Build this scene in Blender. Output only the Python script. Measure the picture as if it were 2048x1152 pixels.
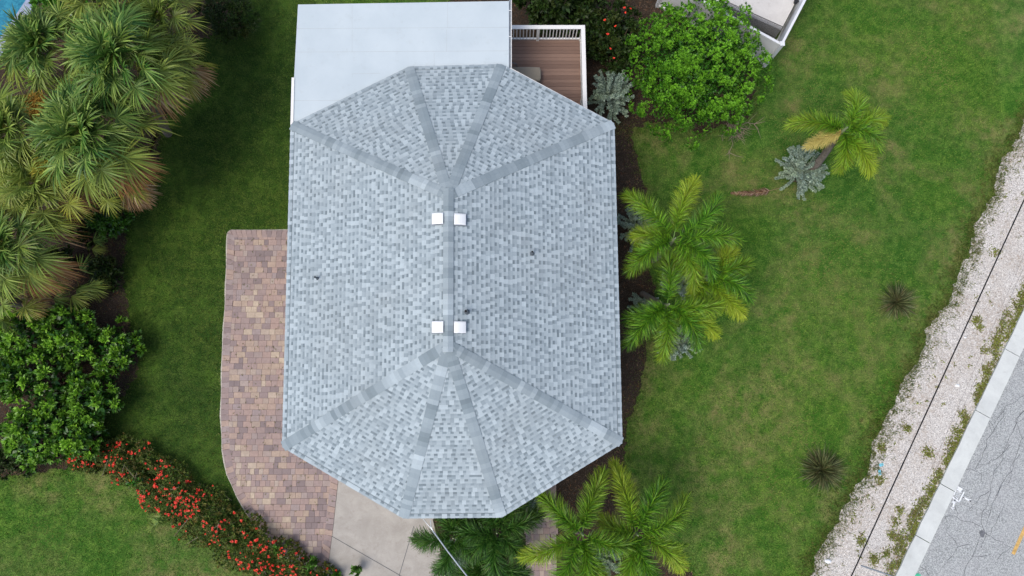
import bpy, math, random
import numpy as np
R_ = math.radians
random.seed(7); rng = np.random.default_rng(7)
for o in list(bpy.data.objects): bpy.data.objects.remove(o)
S = bpy.context.scene; COL = S.collection

# ------------------------------------------------------------------ camera, sky, sun, exposure
CAM_H = 26.0; FPX = 1390.0; NAD = 740.0; TILT = math.atan((NAD-576)/FPX)
cam = bpy.data.cameras.new('camera'); co = bpy.data.objects.new('camera', cam); COL.objects.link(co)
co.location = (0, 0, CAM_H); co.rotation_euler = (TILT, 0, 0)
cam.sensor_width = 36; cam.lens = 36*FPX/2048; cam.clip_end = 1000; S.camera = co
SUN_EL, SUN_AZ = 63, 235            # compass azimuth of the sun, clockwise from +Y
w = bpy.data.worlds.new('World'); S.world = w; w.use_nodes = True
nt = w.node_tree; bg = nt.nodes['Background']; sk = nt.nodes.new('ShaderNodeTexSky')
sk.sky_type = 'NISHITA'; sk.sun_disc = False; sk.sun_elevation = R_(SUN_EL); sk.sun_rotation = R_(SUN_AZ)
sk.air_density = 1.0; sk.dust_density = 3.5; sk.ozone_density = 1.0
nt.links.new(sk.outputs[0], bg.inputs[0]); bg.inputs[1].default_value = 0.13
sl = bpy.data.lights.new('sun', 'SUN'); sl.energy = 1.1; sl.angle = R_(28); sl.color = (1.0, 0.96, 0.9)
so = bpy.data.objects.new('sun', sl); COL.objects.link(so)
so.rotation_euler = (R_(90-SUN_EL), 0, R_(180-SUN_AZ))
S.view_settings.view_transform = 'Standard'; S.view_settings.look = 'None'
S.view_settings.exposure = 0.55; S.view_settings.gamma = 1

def P(px, py, z=0.0):               # ground point seen at a photo pixel, at height z
    x = (px-1024)/FPX; y = -(py-576)/FPX
    dy = y*math.cos(TILT)+math.sin(TILT); dz = y*math.sin(TILT)-math.cos(TILT)
    k = (z-CAM_H)/dz
    return np.array((x*k, dy*k, z))
def PX(p):
    x, y, z = p[..., 0], p[..., 1], p[..., 2]-CAM_H
    yy = y*math.cos(TILT)+z*math.sin(TILT); zz = -y*math.sin(TILT)+z*math.cos(TILT)
    return 1024+FPX*x/(-zz), 576-FPX*yy/(-zz)

def lin(r, g, b):
    f = lambda c: (c/255/12.92 if c/255 <= .04045 else ((c/255+.055)/1.055)**2.4)
    return (f(r), f(g), f(b), 1)

# ------------------------------------------------------------------ materials
class N:
    def __init__(s, name):
        s.m = bpy.data.materials.new(name); s.m.use_nodes = True; s.t = s.m.node_tree
        s.b = s.t.nodes['Principled BSDF']; s.out = s.t.nodes['Material Output']
        s.tc = s.n('ShaderNodeTexCoord')
    def n(s, k, **kw):
        x = s.t.nodes.new(k)
        for a, v in kw.items(): setattr(x, a, v)
        return x
    def l(s, a, b): s.t.links.new(a, b)
    def noise(s, scale, detail=4, rough=.6, vec=None, dist=0):
        x = s.n('ShaderNodeTexNoise'); x.inputs['Scale'].default_value = scale; x.inputs['Detail'].default_value = detail
        x.inputs['Roughness'].default_value = rough; x.inputs['Distortion'].default_value = dist
        s.l(vec or s.tc.outputs['Object'], x.inputs['Vector']); return x.outputs['Fac']
    def vor(s, scale, out='Distance', feature='F1'):
        x = s.n('ShaderNodeTexVoronoi'); x.feature = feature; x.inputs['Scale'].default_value = scale
        s.l(s.tc.outputs['Object'], x.inputs['Vector']); return x.outputs[out]
    def ramp(s, fac, stops, interp='LINEAR'):
        x = s.n('ShaderNodeValToRGB'); x.color_ramp.interpolation = interp; e = x.color_ramp.elements
        while len(e) < len(stops): e.new(.5)
        for i, (p, c) in enumerate(stops):
            e[i].position = p; e[i].color = c if hasattr(c, '__len__') else (c, c, c, 1)
        s.l(fac, x.inputs[0]); return x.outputs[0]
    def mix(s, fac, a, b, mode='MIX'):
        x = s.n('ShaderNodeMix', data_type='RGBA', blend_type=mode)
        for v, i in ((fac, 0), (a, 6), (b, 7)):
            if hasattr(v, 'is_linked') or hasattr(v, 'links'): s.l(v, x.inputs[i])
            else: x.inputs[i].default_value = v if i else float(v)
        return x.outputs[2]
    def math(s, op, a, b=0.0):
        x = s.n('ShaderNodeMath', operation=op)
        for v, i in ((a, 0), (b, 1)):
            if hasattr(v, 'links'): s.l(v, x.inputs[i])
            else: x.inputs[i].default_value = v
        return x.outputs[0]
    def attr(s, name='tint'): return s.n('ShaderNodeAttribute', attribute_name=name).outputs['Fac']
    def rnd(s): return s.n('ShaderNodeNewGeometry').outputs['Random Per Island']
    def base(s, c):
        if hasattr(c, 'links'): s.l(c, s.b.inputs['Base Color'])
        else: s.b.inputs['Base Color'].default_value = c
    def rough(s, v, spec=None):
        s.b.inputs['Roughness'].default_value = v
        if spec is not None: s.b.inputs['Specular IOR Level'].default_value = spec
    def bump(s, h, strength=.5, dist=.02):
        x = s.n('ShaderNodeBump'); x.inputs['Strength'].default_value = strength; x.inputs['Distance'].default_value = dist
        s.l(h, x.inputs['Height']); s.l(x.outputs[0], s.b.inputs['Normal'])

def leaf_mat(name, dark, mid, light, old, rough=.45, trans=.3, spec=.35):
    """leaf colour differs leaf by leaf; attribute tint runs from healthy to yellow, dry or a painted highlight"""
    m = N(name)
    c = m.ramp(m.rnd(), [(0, lin(*dark)), (.5, lin(*mid)), (1, lin(*light))])
    big = m.noise(1.3, 3)
    c = m.mix(m.ramp(big, [(.35, 0.0), (.7, 1.0)]), c, m.mix(1.0, c, (1.25, 1.18, .9, 1), 'MULTIPLY'))
    c = m.mix(m.attr(), c, lin(*old)); m.base(c); m.rough(rough, spec)
    t = m.n('ShaderNodeBsdfTranslucent'); m.l(c, t.inputs[0]); mx = m.n('ShaderNodeMixShader'); mx.inputs[0].default_value = trans
    m.l(m.b.outputs[0], mx.inputs[1]); m.l(t.outputs[0], mx.inputs[2]); m.l(mx.outputs[0], m.out.inputs[0]); return m.m
def plain(name, col, rough=.6, var=.15, scale=6, spec=.4, metal=0):
    m = N(name); c = lin(*col)
    d = tuple(v*(1-var) for v in c[:3])+(1,); e = tuple(min(1, v*(1+var)) for v in c[:3])+(1,)
    m.base(m.ramp(m.noise(scale, 5), [(.3, d), (.7, e)])); m.rough(rough, spec); m.b.inputs['Metallic'].default_value = metal
    return m.m

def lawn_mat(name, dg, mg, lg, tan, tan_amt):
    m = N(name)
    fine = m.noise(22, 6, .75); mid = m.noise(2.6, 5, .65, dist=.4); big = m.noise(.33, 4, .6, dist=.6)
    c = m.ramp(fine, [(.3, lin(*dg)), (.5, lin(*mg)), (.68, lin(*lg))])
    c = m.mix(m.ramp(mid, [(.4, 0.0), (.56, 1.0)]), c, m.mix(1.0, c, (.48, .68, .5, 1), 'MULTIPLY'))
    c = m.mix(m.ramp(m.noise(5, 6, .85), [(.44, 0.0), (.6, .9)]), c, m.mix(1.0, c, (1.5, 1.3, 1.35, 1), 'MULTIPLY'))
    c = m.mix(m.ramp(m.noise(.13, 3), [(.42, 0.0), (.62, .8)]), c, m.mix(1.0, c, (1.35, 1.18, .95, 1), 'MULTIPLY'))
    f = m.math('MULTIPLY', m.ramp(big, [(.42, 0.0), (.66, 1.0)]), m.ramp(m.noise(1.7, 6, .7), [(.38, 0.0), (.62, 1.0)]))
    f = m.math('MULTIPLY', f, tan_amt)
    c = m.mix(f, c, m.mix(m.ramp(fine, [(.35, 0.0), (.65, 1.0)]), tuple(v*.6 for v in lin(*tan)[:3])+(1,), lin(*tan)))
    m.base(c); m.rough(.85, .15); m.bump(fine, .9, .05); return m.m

M = {}
M['lawn'] = lawn_mat('mown_lawn', (32, 66, 18), (68, 106, 38), (108, 144, 62), (156, 144, 96), .7)
M['lawn2'] = lawn_mat('lush_shaded_lawn', (28, 44, 16), (52, 76, 28), (88, 112, 44), (94, 128, 44), .7)  # thicker grass, with the trees' shade also darkened into its colour
M['blade'] = leaf_mat('grass_blade', (36, 72, 20), (72, 110, 40), (126, 156, 70), (164, 150, 98), .6, .25, .15)
def soil():
    m = N('mulch_soil'); f = m.noise(30, 6, .8); g = m.noise(3, 4)
    c = m.ramp(f, [(.3, lin(30, 24, 21)), (.52, lin(70, 59, 50)), (.72, lin(136, 120, 106))])
    m.base(m.mix(m.ramp(g, [(.4, 0.0), (.7, .6)]), c, lin(52, 46, 36))); m.rough(.95, .1); m.bump(f, 1, .05); return m.m
M['soil'] = soil()
def gravel():
    m = N('shell_gravel'); cell = m.vor(44, 'Color'); d = m.vor(44); f = m.noise(34, 6, .85)
    sep = m.n('ShaderNodeSeparateColor'); m.l(cell, sep.inputs[0])
    c = m.ramp(sep.outputs[0], [(0, lin(118, 114, 108)), (.12, lin(176, 172, 166)), (.6, lin(204, 200, 193)), (1, lin(232, 229, 223))])
    c = m.mix(m.ramp(f, [(.3, .7), (.52, 0.0)]), c, lin(120, 106, 96))
    br = m.math('MULTIPLY', m.ramp(m.noise(.7, 4), [(.42, 0.0), (.6, 1.0)]), m.ramp(m.noise(9, 6, .75), [(.42, 0.0), (.6, .6)]))
    c = m.mix(br, c, lin(158, 142, 124))
    m.base(c); m.rough(.9, .2); m.bump(d, .5, .02); return m.m
M['gravel'] = gravel()
def asphalt():
    m = N('asphalt'); f = m.noise(45, 6, .85); g = m.noise(.8, 4); sp = m.vor(42, 'Color')
    sep = m.n('ShaderNodeSeparateColor'); m.l(sp, sep.inputs[0])
    c = m.ramp(sep.outputs[0], [(0, lin(120, 123, 122)), (.5, lin(162, 166, 165)), (1, lin(204, 208, 206))])
    c = m.mix(m.ramp(f, [(.35, .6), (.6, 0.0)]), c, lin(124, 127, 127))
    c = m.mix(m.ramp(g, [(.4, 0.0), (.7, .4)]), c, lin(168, 169, 170)); m.base(c); m.rough(.9, .2); m.bump(f, .5, .01); return m.m
M['asphalt'] = asphalt()
def concrete(name, a, b, stain):
    m = N(name); g = m.noise(1.3, 6, .7, dist=.5); f = m.noise(40, 5, .8)
    c = m.mix(m.ramp(g, [(.35, 0.0), (.65, 1.0)]), lin(*a), lin(*b))
    c = m.mix(m.ramp(m.noise(4, 6, .75), [(.55, 0.0), (.8, .55)]), c, lin(*stain))
    c = m.mix(m.ramp(f, [(.3, .3), (.6, 0.0)]), c, lin(*stain)); m.base(c); m.rough(.85, .25); m.bump(f, .25, .01); return m.m
M['concrete'] = concrete('driveway_concrete', (158, 154, 147), (178, 174, 167), (130, 122, 113))
M['kerb'] = concrete('kerb_concrete', (194, 198, 195), (208, 212, 208), (164, 166, 160))
M['slab'] = concrete('patio_concrete', (196, 194, 190), (208, 206, 202), (150, 144, 138))
def paver():
    m = N('paver_stone'); a = m.attr()
    c = m.ramp(a, [(0, lin(132, 120, 120)), (.18, lin(148, 133, 131)), (.38, lin(163, 144, 138)), (.55, lin(172, 149, 139)), (.72, lin(178, 160, 141)), (.84, lin(156, 143, 142)), (1, lin(192, 176, 155))])
    n = m.noise(9, 6, .75); c = m.mix(m.ramp(n, [(.4, .28), (.62, 0.0)]), c, lin(116, 100, 94))
    c = m.mix(m.ramp(m.noise(.5, 3), [(.4, 0.0), (.65, .2)]), c, lin(126, 110, 104)); m.base(c); m.rough(.85, .25); m.bump(m.noise(60, 4), .3, .01); return m.m
M['paver'] = paver()
M['sand'] = plain('joint_sand', (106, 90, 80), .95, .4, 14, .1)
M['mortar'] = plain('edge_mortar', (176, 172, 160), .9, .2, 10, .2)
def shingle():
    m = N('roof_shingle'); a = m.attr()
    c = m.ramp(a, [(0, lin(98, 110, 116)), (.35, lin(128, 142, 148)), (.6, lin(152, 165, 171)), (1, lin(183, 196, 201))])
    g = m.noise(90, 3, .8); c = m.mix(m.ramp(g, [(.35, .28), (.6, 0.0)]), c, lin(92, 100, 106))
    c = m.mix(m.ramp(m.noise(.5, 4, .6), [(.45, 0.0), (.75, .22)]), c, lin(138, 142, 140))
    m.base(c); m.rough(.9, .15); m.bump(g, .4, .006); return m.m
M['shingle'] = shingle()
def membrane():
    m = N('flat_roof_sheet'); g = m.noise(.7, 5, .6)
    c = m.mix(m.ramp(g, [(.35, 0.0), (.7, 1.0)]), lin(180, 192, 197), lin(190, 201, 205))
    c = m.mix(m.ramp(m.noise(2.5, 8, .8), [(.55, 0.0), (.75, .45)]), c, lin(164, 172, 172)); m.base(c); m.rough(.6, .3); return m.m
M['membrane'] = membrane()
M['seam'] = plain('sheet_seam', (172, 180, 182), .7, .06)
M['white'] = plain('white_paint', (224, 224, 221), .5, .03, 3)
def worn():
    m = N('worn_white_paint'); n = m.noise(5, 7, .8); m.base(m.mix(m.ramp(n, [(.64, 0.0), (.68, .8)]), lin(222, 221, 217), lin(128, 122, 114))); m.rough(.55); return m.m
M['worn'] = worn()
M['vinyl'] = plain('white_vinyl', (214, 217, 220), .35, .02, 2)
M['gutter'] = plain('gutter_metal', (128, 136, 144), .5, .15, 5)
M['vent'] = plain('vent_metal', (226, 229, 230), .4, .02)
M['pipe'] = plain('pipe_rubber', (88, 96, 102), .6, .2); M['hole'] = plain('dark_opening', (14, 14, 15), .9, .1)
M['wall'] = plain('wall_stucco', (206, 200, 186), .9, .05, 12, .2); M['glass'] = plain('window_glass', (40, 52, 58), .08, .1, 1, .8)
def wood():
    m = N('deck_board'); mp = m.n('ShaderNodeMapping'); mp.inputs['Scale'].default_value = (2, 45, 2)
    m.l(m.tc.outputs['Object'], mp.inputs[0]); n = m.noise(2, 6, .7, mp.outputs[0]); a = m.attr()
    c = m.ramp(a, [(0, lin(116, 94, 82)), (1, lin(142, 117, 102))]); c = m.mix(m.ramp(n, [(.35, .5), (.65, 0.0)]), c, lin(104, 80, 72)); m.base(c); m.rough(.7, .25); return m.m
M['board'] = wood()
M['beige'] = plain('beige_fabric', (142, 134, 120), .9, .06, 20, .1)
M['bark'] = plain('palm_bark', (118, 110, 102), .95, .35, 9, .1); M['bark2'] = plain('shrub_bark', (96, 82, 68), .95, .3, 12, .1)
M['twig'] = plain('dry_twig', (150, 136, 120), .95, .3, 12, .1)
M['cable'] = plain('black_cable', (16, 17, 19), .6, .1); M['wire'] = plain('bare_aluminium_wire', (186, 192, 196), .35, .08, 5, .5, .4)
M['thinwire'] = plain('thin_wire', (120, 112, 110), .6, .1)
M['crack'] = plain('crack_line', (92, 95, 99), .95, .3, 20, .05); M['oil'] = plain('oil_stain', (104, 106, 110), .8, .3, 9)  # flat dark colour for cracks and slab joints
M['paintw'] = plain('white_spray_paint', (224, 228, 230), .7, .08, 20); M['painty'] = plain('yellow_road_paint', (196, 160, 96), .75, .3, 14)
M['paintg'] = plain('green_spray_paint', (70, 178, 140), .7, .15, 14); M['paintb'] = plain('blue_spray_paint', (110, 186, 204), .8, .2, 30)
M['mesh'] = plain('black_mesh', (34, 35, 38), .6, .1); M['coping'] = plain('pool_coping', (148, 158, 178), .8, .12, 14)
def pool():
    m = N('pool_water'); n = m.noise(7, 4, .6, dist=.6); m.base(m.ramp(n, [(.35, lin(24, 104, 130)), (.65, lin(50, 138, 160))])); m.rough(.08, .5); m.bump(n, .15, .03); return m.m
M['water'] = pool()
M['sabal'] = leaf_mat('fan_palm_leaf', (30, 74, 32), (70, 114, 48), (130, 162, 84), (164, 158, 62), .45, .12, .3)
M['sabaldead'] = leaf_mat('dead_fan_leaf', (116, 90, 66), (158, 132, 104), (202, 184, 160), (176, 122, 74), .8, .15, .1)
M['fox'] = leaf_mat('foxtail_leaflet', (12, 50, 10), (42, 104, 22), (116, 176, 50), (196, 208, 54), .42, .15, .35)
M['foxdark'] = leaf_mat('dark_palm_leaflet', (18, 52, 16), (44, 96, 34), (94, 144, 62), (128, 108, 52), .4, .25, .35)
M['foxdry'] = leaf_mat('dry_leaflet', (98, 66, 54), (130, 100, 84), (184, 168, 152), (206, 192, 116), .7, .2, .1)
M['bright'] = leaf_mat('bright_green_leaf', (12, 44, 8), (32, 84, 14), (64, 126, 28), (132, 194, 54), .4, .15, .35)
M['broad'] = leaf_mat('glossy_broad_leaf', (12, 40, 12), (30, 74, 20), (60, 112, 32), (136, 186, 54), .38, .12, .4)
M['deep'] = leaf_mat('deep_green_leaf', (14, 32, 12), (26, 50, 18), (46, 74, 28), (84, 88, 38), .5, .1, .25)
M['silver'] = leaf_mat('silver_leaf', (88, 112, 102), (142, 166, 155), (190, 209, 198), (140, 140, 120), .6, .15, .2)
M['hedge'] = leaf_mat('hedge_leaf', (34, 60, 24), (60, 92, 36), (98, 126, 50), (142, 110, 60), .5, .2, .3)
M['reed'] = leaf_mat('dark_blade_leaf', (34, 50, 28), (62, 84, 44), (138, 150, 104), (128, 92, 72), .5, .2, .3)
M['orangemass'] = leaf_mat('seed_stalk', (120, 94, 40), (150, 122, 54), (176, 150, 70), (170, 110, 50), .8, .1, .1)
M['fruit'] = leaf_mat('yellow_flower_stalk', (140, 138, 50), (168, 166, 62), (196, 190, 84), (190, 170, 90), .7, .2, .1)
M['edgeblade'] = leaf_mat('edge_grass_blade', (56, 92, 34), (96, 130, 56), (148, 168, 92), (166, 154, 104), .6, .35, .1)
M['weed'] = leaf_mat('verge_weed', (84, 100, 44), (116, 134, 60), (150, 164, 84), (136, 116, 84), .7, .35, .15)
def redm():
    m = N('red_petal'); m.base(m.ramp(m.rnd(), [(0, lin(196, 26, 18)), (.5, lin(230, 52, 34)), (1, lin(244, 92, 60))])); m.rough(.5); return m.m
M['red'] = redm(); M['whitepetal'] = plain('white_petal', (228, 230, 220), .6, .05)

# ------------------------------------------------------------------ mesh builder and objects
class MB:
    def __init__(s): s.V = []; s.F = []; s.T = []; s.n = 0
    def add(s, V, F, t=0.0, mi=0):
        V = np.asarray(V, float).reshape(-1, 3); F = np.asarray(F, int)
        s.V.append(V); s.F.append((F+s.n, mi)); s.T.append(np.broadcast_to(np.asarray(t, float), (len(V),)).copy()); s.n += len(V)
    def poly(s, pts, t=0.0, mi=0): s.add(pts, [list(range(len(pts)))], t, mi)
    def hexa(s, b, top, t=0.0, mi=0):
        s.add(list(b)+list(top), [[3, 2, 1, 0], [4, 5, 6, 7], [0, 1, 5, 4], [1, 2, 6, 5], [2, 3, 7, 6], [3, 0, 4, 7]], t, mi)
    def box(s, x0, x1, y0, y1, z0, z1, t=0.0, mi=0):
        s.hexa([(x0, y0, z0), (x1, y0, z0), (x1, y1, z0), (x0, y1, z0)], [(x0, y0, z1), (x1, y0, z1), (x1, y1, z1), (x0, y1, z1)], t, mi)
    def bar(s, a, b, wd, ht, t=0.0, mi=0):            # box beam from a to b (top centre line), width, height below
        a = np.array(a, float); b = np.array(b, float); d = b-a; d[2] = 0; d /= np.linalg.norm(d); q = np.array((-d[1], d[0], 0))*wd/2; dn = np.array((0, 0, -ht))
        s.hexa([a-q+dn, b-q+dn, b+q+dn, a+q+dn], [a-q, b-q, b+q, a+q], t, mi)
    def prism(s, pts, z0, z1, t=0.0, mi=0):
        n = len(pts); V = [(p[0], p[1], z0) for p in pts]+[(p[0], p[1], z1) for p in pts]
        s.add(V, [[i, (i+1) % n, (i+1) % n+n, i+n] for i in range(n)], t, mi)
        s.add(V[n:], [list(range(n))], t, mi)
    def tube(s, pts, rad, ns=7, t=0.0, mi=0):
        pts = np.array(pts, float); n = len(pts); rad = np.broadcast_to(rad, (n,)); V = []
        tg = np.gradient(pts, axis=0); tg /= np.linalg.norm(tg, axis=1)[:, None]+1e-9
        for i in range(n):
            u = np.cross(tg[i], (0, 0, 1) if abs(tg[i][2]) < .9 else (1, 0, 0)); u /= np.linalg.norm(u); v = np.cross(tg[i], u)
            for k in range(ns):
                a = 2*math.pi*k/ns; V.append(pts[i]+rad[i]*(math.cos(a)*u+math.sin(a)*v))
        F = [[i*ns+k, i*ns+(k+1) % ns, (i+1)*ns+(k+1) % ns, (i+1)*ns+k] for i in range(n-1) for k in range(ns)]
        s.add(V, F, t, mi); s.add(V[-ns:], [list(range(ns))], t, mi)
    def strips(s, P0, D, Sd, L, W, droop, prof, t=0.0, mi=0, stations=None):
        """many leaf strips at once: root, direction, side vector, length, width, droop; prof = width profile"""
        n = len(P0); k = len(prof); st = np.linspace(0, 1, k) if stations is None else np.array(stations)
        L = np.broadcast_to(L, (n,)); W = np.broadcast_to(W, (n,)); droop = np.broadcast_to(droop, (n,))
        C = P0[:, None, :]+D[:, None, :]*(L[:, None]*st)[:, :, None]; C[:, :, 2] -= droop[:, None]*st**2
        h = (W[:, None]*np.array(prof)/2)[:, :, None]*Sd[:, None, :]
        V = np.stack([C-h, C+h], 2).reshape(-1, 3)
        base = (np.arange(n)*2*k)[:, None, None]; q = np.array([[2*i, 2*i+1, 2*i+3, 2*i+2] for i in range(k-1)])[None]
        t = np.asarray(t, float)
        if t.ndim == 1 and len(t) == n: t = np.repeat(t, 2*k)
        elif t.ndim == 2: t = np.repeat(t, 2, axis=1).reshape(-1)
        s.add(V, (base+q).reshape(-1, 4), t, mi)
    def build(s, name, mats, parent=None, smooth=False):
        if not isinstance(mats, (list, tuple)): mats = [mats]
        me = bpy.data.meshes.new(name); V = np.concatenate(s.V)
        if parent is not None: V = V-np.array(parent['_o'])
        lt, li, mi = [], [], []
        for F, m_ in s.F:
            lt.append(np.full(len(F), F.shape[1])); li.append(F.reshape(-1)); mi.append(np.full(len(F), m_))
        lt = np.concatenate(lt); li = np.concatenate(li); mi = np.concatenate(mi)
        me.vertices.add(len(V)); me.vertices.foreach_set('co', V.astype(np.float32).reshape(-1))
        me.loops.add(len(li)); me.loops.foreach_set('vertex_index', li.astype(np.int32))
        me.polygons.add(len(lt)); me.polygons.foreach_set('loop_start', np.concatenate([[0], np.cumsum(lt)[:-1]]).astype(np.int32))
        me.polygons.foreach_set('material_index', mi.astype(np.int32))
        me.polygons.foreach_set('use_smooth', np.full(len(lt), bool(smooth)))
        at = me.attributes.new('tint', 'FLOAT', 'POINT'); at.data.foreach_set('value', np.concatenate(s.T).astype(np.float32))
        for m_ in mats: me.materials.append(M[m_])
        me.update(calc_edges=True)
        o = bpy.data.objects.new(name, me); COL.objects.link(o)
        if parent is not None: o.parent = parent; o['_o'] = list(parent['_o'])
        else: o['_o'] = [0, 0, 0]
        return o
def tag(o, label, cat, group=None):
    o['label'] = label; o['category'] = cat
    if group: o['group'] = group
    return o
def thing(name, label, cat, loc, group=None):
    o = bpy.data.objects.new(name, None); COL.objects.link(o); o.location = tuple(map(float, loc)); o['_o'] = [float(v) for v in loc]
    o.empty_display_size = .2; return tag(o, label, cat, group)
def structure(o, kind='structure'): o['kind'] = kind; return o
def unit(v): return v/(np.linalg.norm(v, axis=-1, keepdims=True)+1e-9)
def inpoly(x, y, poly):
    x = np.asarray(x); y = np.asarray(y); r = np.zeros(x.shape, bool); n = len(poly)
    for i in range(n):
        x0, y0 = poly[i][:2]; x1, y1 = poly[(i+1) % n][:2]
        c = ((y0 > y) != (y1 > y)) & (x < (x1-x0)*(y-y0)/((y1-y0) or 1e-9)+x0); r ^= c
    return r
def GP(pts, z=0.0): return [P(a, b, z) for a, b in pts]
def ragged(pts, amp, step=.25):
    """resample a closed outline and roughen it"""
    out = []; n = len(pts)
    for i in range(n):
        a = np.array(pts[i][:2]); b = np.array(pts[(i+1) % n][:2]); m = max(1, int(np.linalg.norm(b-a)/step))
        for k in range(m):
            q = a+(b-a)*k/m; out.append((q[0]+rng.normal(0, amp), q[1]+rng.normal(0, amp), pts[i][2] if len(pts[i]) > 2 else 0))
    return out

# ------------------------------------------------------------------ the ground and its surfaces
b = MB(); b.poly([(-150, -150, 0), (150, -150, 0), (150, 150, 0), (-150, 150, 0)]); structure(b.build('lawn', 'lawn'))
def sheet(name, px, z, mat, amp=.05, step=.1):
    pts = ragged(ragged(GP(px, 0), amp*1.6, .7), amp*.6, step); pts = [(p[0], p[1], z) for p in pts]
    bb = MB(); bb.poly(pts); structure(bb.build(name, mat)); return pts
side_px = [(330, -60), (640, -60), (640, 460), (580, 470), (455, 470), (443, 830), (448, 900), (475, 990), (530, 1075), (600, 1140), (560, 1180), (420, 1060), (330, 990), (230, 930), (150, 940), (120, 880), (190, 640), (220, 480), (280, 340), (330, 200)]
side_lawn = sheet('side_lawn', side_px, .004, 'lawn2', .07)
left_px = [(-320, -220), (560, -260), (470, -40), (465, 40), (400, 95), (385, 140), (345, 235), (300, 330), (262, 400), (262, 470), (235, 540), (235, 600), (285, 680), (285, 740), (230, 800), (205, 870), (215, 905), (150, 930), (120, 950), (60, 950), (-320, 960)]
soil_left = sheet('planting_soil', left_px, .008, 'soil', .1)
right_px = [(1000, 240), (1262, 250), (1268, 320), (1276, 400), (1290, 480), (1312, 560), (1318, 640), (1296, 700), (1280, 770), (1250, 850), (1243, 900), (1252, 960), (1262, 1010), (1300, 1060), (1345, 1100), (1385, 1140), (1380, 1220), (850, 1220), (860, 1030), (1000, 700)]
soil_right = sheet('mulch_bed', right_px, .008, 'soil', .08)
back_px = [(900, -150), (1480, -150), (1500, 60), (1510, 170), (1490, 235), (1400, 262), (1290, 240), (1255, 262), (1000, 300), (900, 200)]
soil_back = sheet('back_bed', back_px, .012, 'soil', .1)
gpx = [(2300, -150), (2140, 90), (2048, 250), (2010, 312), (1978, 400), (1944, 470), (1928, 530), (1902, 590), (1868, 640), (1842, 700), (1806, 770), (1772, 830), (1752, 880), (1738, 930), (1700, 1000), (1665, 1050), (1640, 1110), (1618, 1152), (1560, 1270), (1500, 1400)]
KL0, KL1 = P(1788, 1152), P(2048, 612); KR0, KR1 = P(1823, 1152), P(2048, 672)
kd = unit(KL1-KL0); kn = np.array((kd[1], -kd[0], 0)); KW = .60
def K(s, off): q = KL0+kd*s+kn*off; return (q[0], q[1])
gq = [P(a, c) for a, c in gpx]; gl = []
for a, c in zip(gq[:-1], gq[1:]):                                # rough edge where the lawn creeps over the gravel
    m = max(1, int(np.linalg.norm(c-a)/.09))
    for k in range(m): q = a+(c-a)*k/m; gl.append((q[0]+rng.normal(0, .05)+.09*math.sin(q[1]*3.1)+.05*math.sin(q[1]*7.7), q[1]+rng.normal(0, .05)))
gpts = [(g[0], g[1], .012) for g in gl]+[K(-14, .03)+(.012,), K(34, .03)+(.012,)]
b = MB(); go = np.array([((np.array((g[0], g[1], 0))-KL0) @ kd, -(np.array((g[0], g[1], 0))-KL0) @ kn) for g in gl]); go = go[np.argsort(go[:, 0])]
sg_ = np.arange(go[0, 0], go[-1, 0], .15); og_ = np.interp(sg_, go[:, 0], go[:, 1]); nr = len(sg_)
rows = np.array([[(*K(s_, .03-(o_+.03)*u), .012) for u in (1, .75, .5, .25, 0)] for s_, o_ in zip(sg_, og_)])
b.add(rows.reshape(-1, 3), [[5*i+j, 5*i+1+j, 5*i+6+j, 5*i+5+j] for i in range(nr-1) for j in range(4)])
gpts = [tuple(q) for q in rows[:, 0]]+[tuple(q) for q in rows[::-1, 4]]; gl = [tuple(q) for q in rows[:, 0]]
for cx, cy, pts in ((1762, 932, [(1757, 928), (1766, 926), (1768, 931), (1760, 934)]), (1, 1, [(1756, 940), (1761, 939), (1763, 949), (1758, 951)])):
    b.poly([P(x, y, .016) for x, y in pts], mi=1)
structure(b.build('gravel_verge', ['gravel', 'paintb']))
# road with its cracks and painted marks
RW = 8.5; b = MB()
b.poly([K(-60, KW-.01)+(.02,), K(60, KW-.01)+(.02,), K(60, KW+RW)+(.02,), K(-60, KW+RW)+(.02,)])
def ribbon(b, pts, wd, z, mi, jitter=0.0):
    """flat ribbon along ground points"""
    q = []
    for i in range(len(pts)-1):
        a, c = np.array(pts[i][:2]), np.array(pts[i+1][:2]); n = max(1, int(np.linalg.norm(c-a)/.18)) if jitter else 1
        for k in range(n): q.append(a+(c-a)*k/n+(rng.normal(0, jitter, 2) if jitter and (k or i) else 0))
    q.append(np.array(pts[-1][:2])); q = np.array(q); tg = np.gradient(q, axis=0); tg /= np.linalg.norm(tg, axis=1)[:, None]
    nn = np.stack([-tg[:, 1], tg[:, 0]], 1); w_ = wd*(rng.uniform(.5, 1.3, len(q)) if jitter else np.ones(len(q)))/2
    A = q-nn*w_[:, None]; B = q+nn*w_[:, None]; n = len(q); V = np.zeros((2*n, 3)); V[0::2, :2] = A; V[1::2, :2] = B; V[:, 2] = z
    b.add(V, [[2*i, 2*i+2, 2*i+3, 2*i+1] for i in range(n-1)], 0, mi)
Z5 = lambda x, y: (1500+x/3.469, 820+y/3.469)
Z4 = lambda x, y: (1500+x/3.2, 500+y/3.2)
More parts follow.
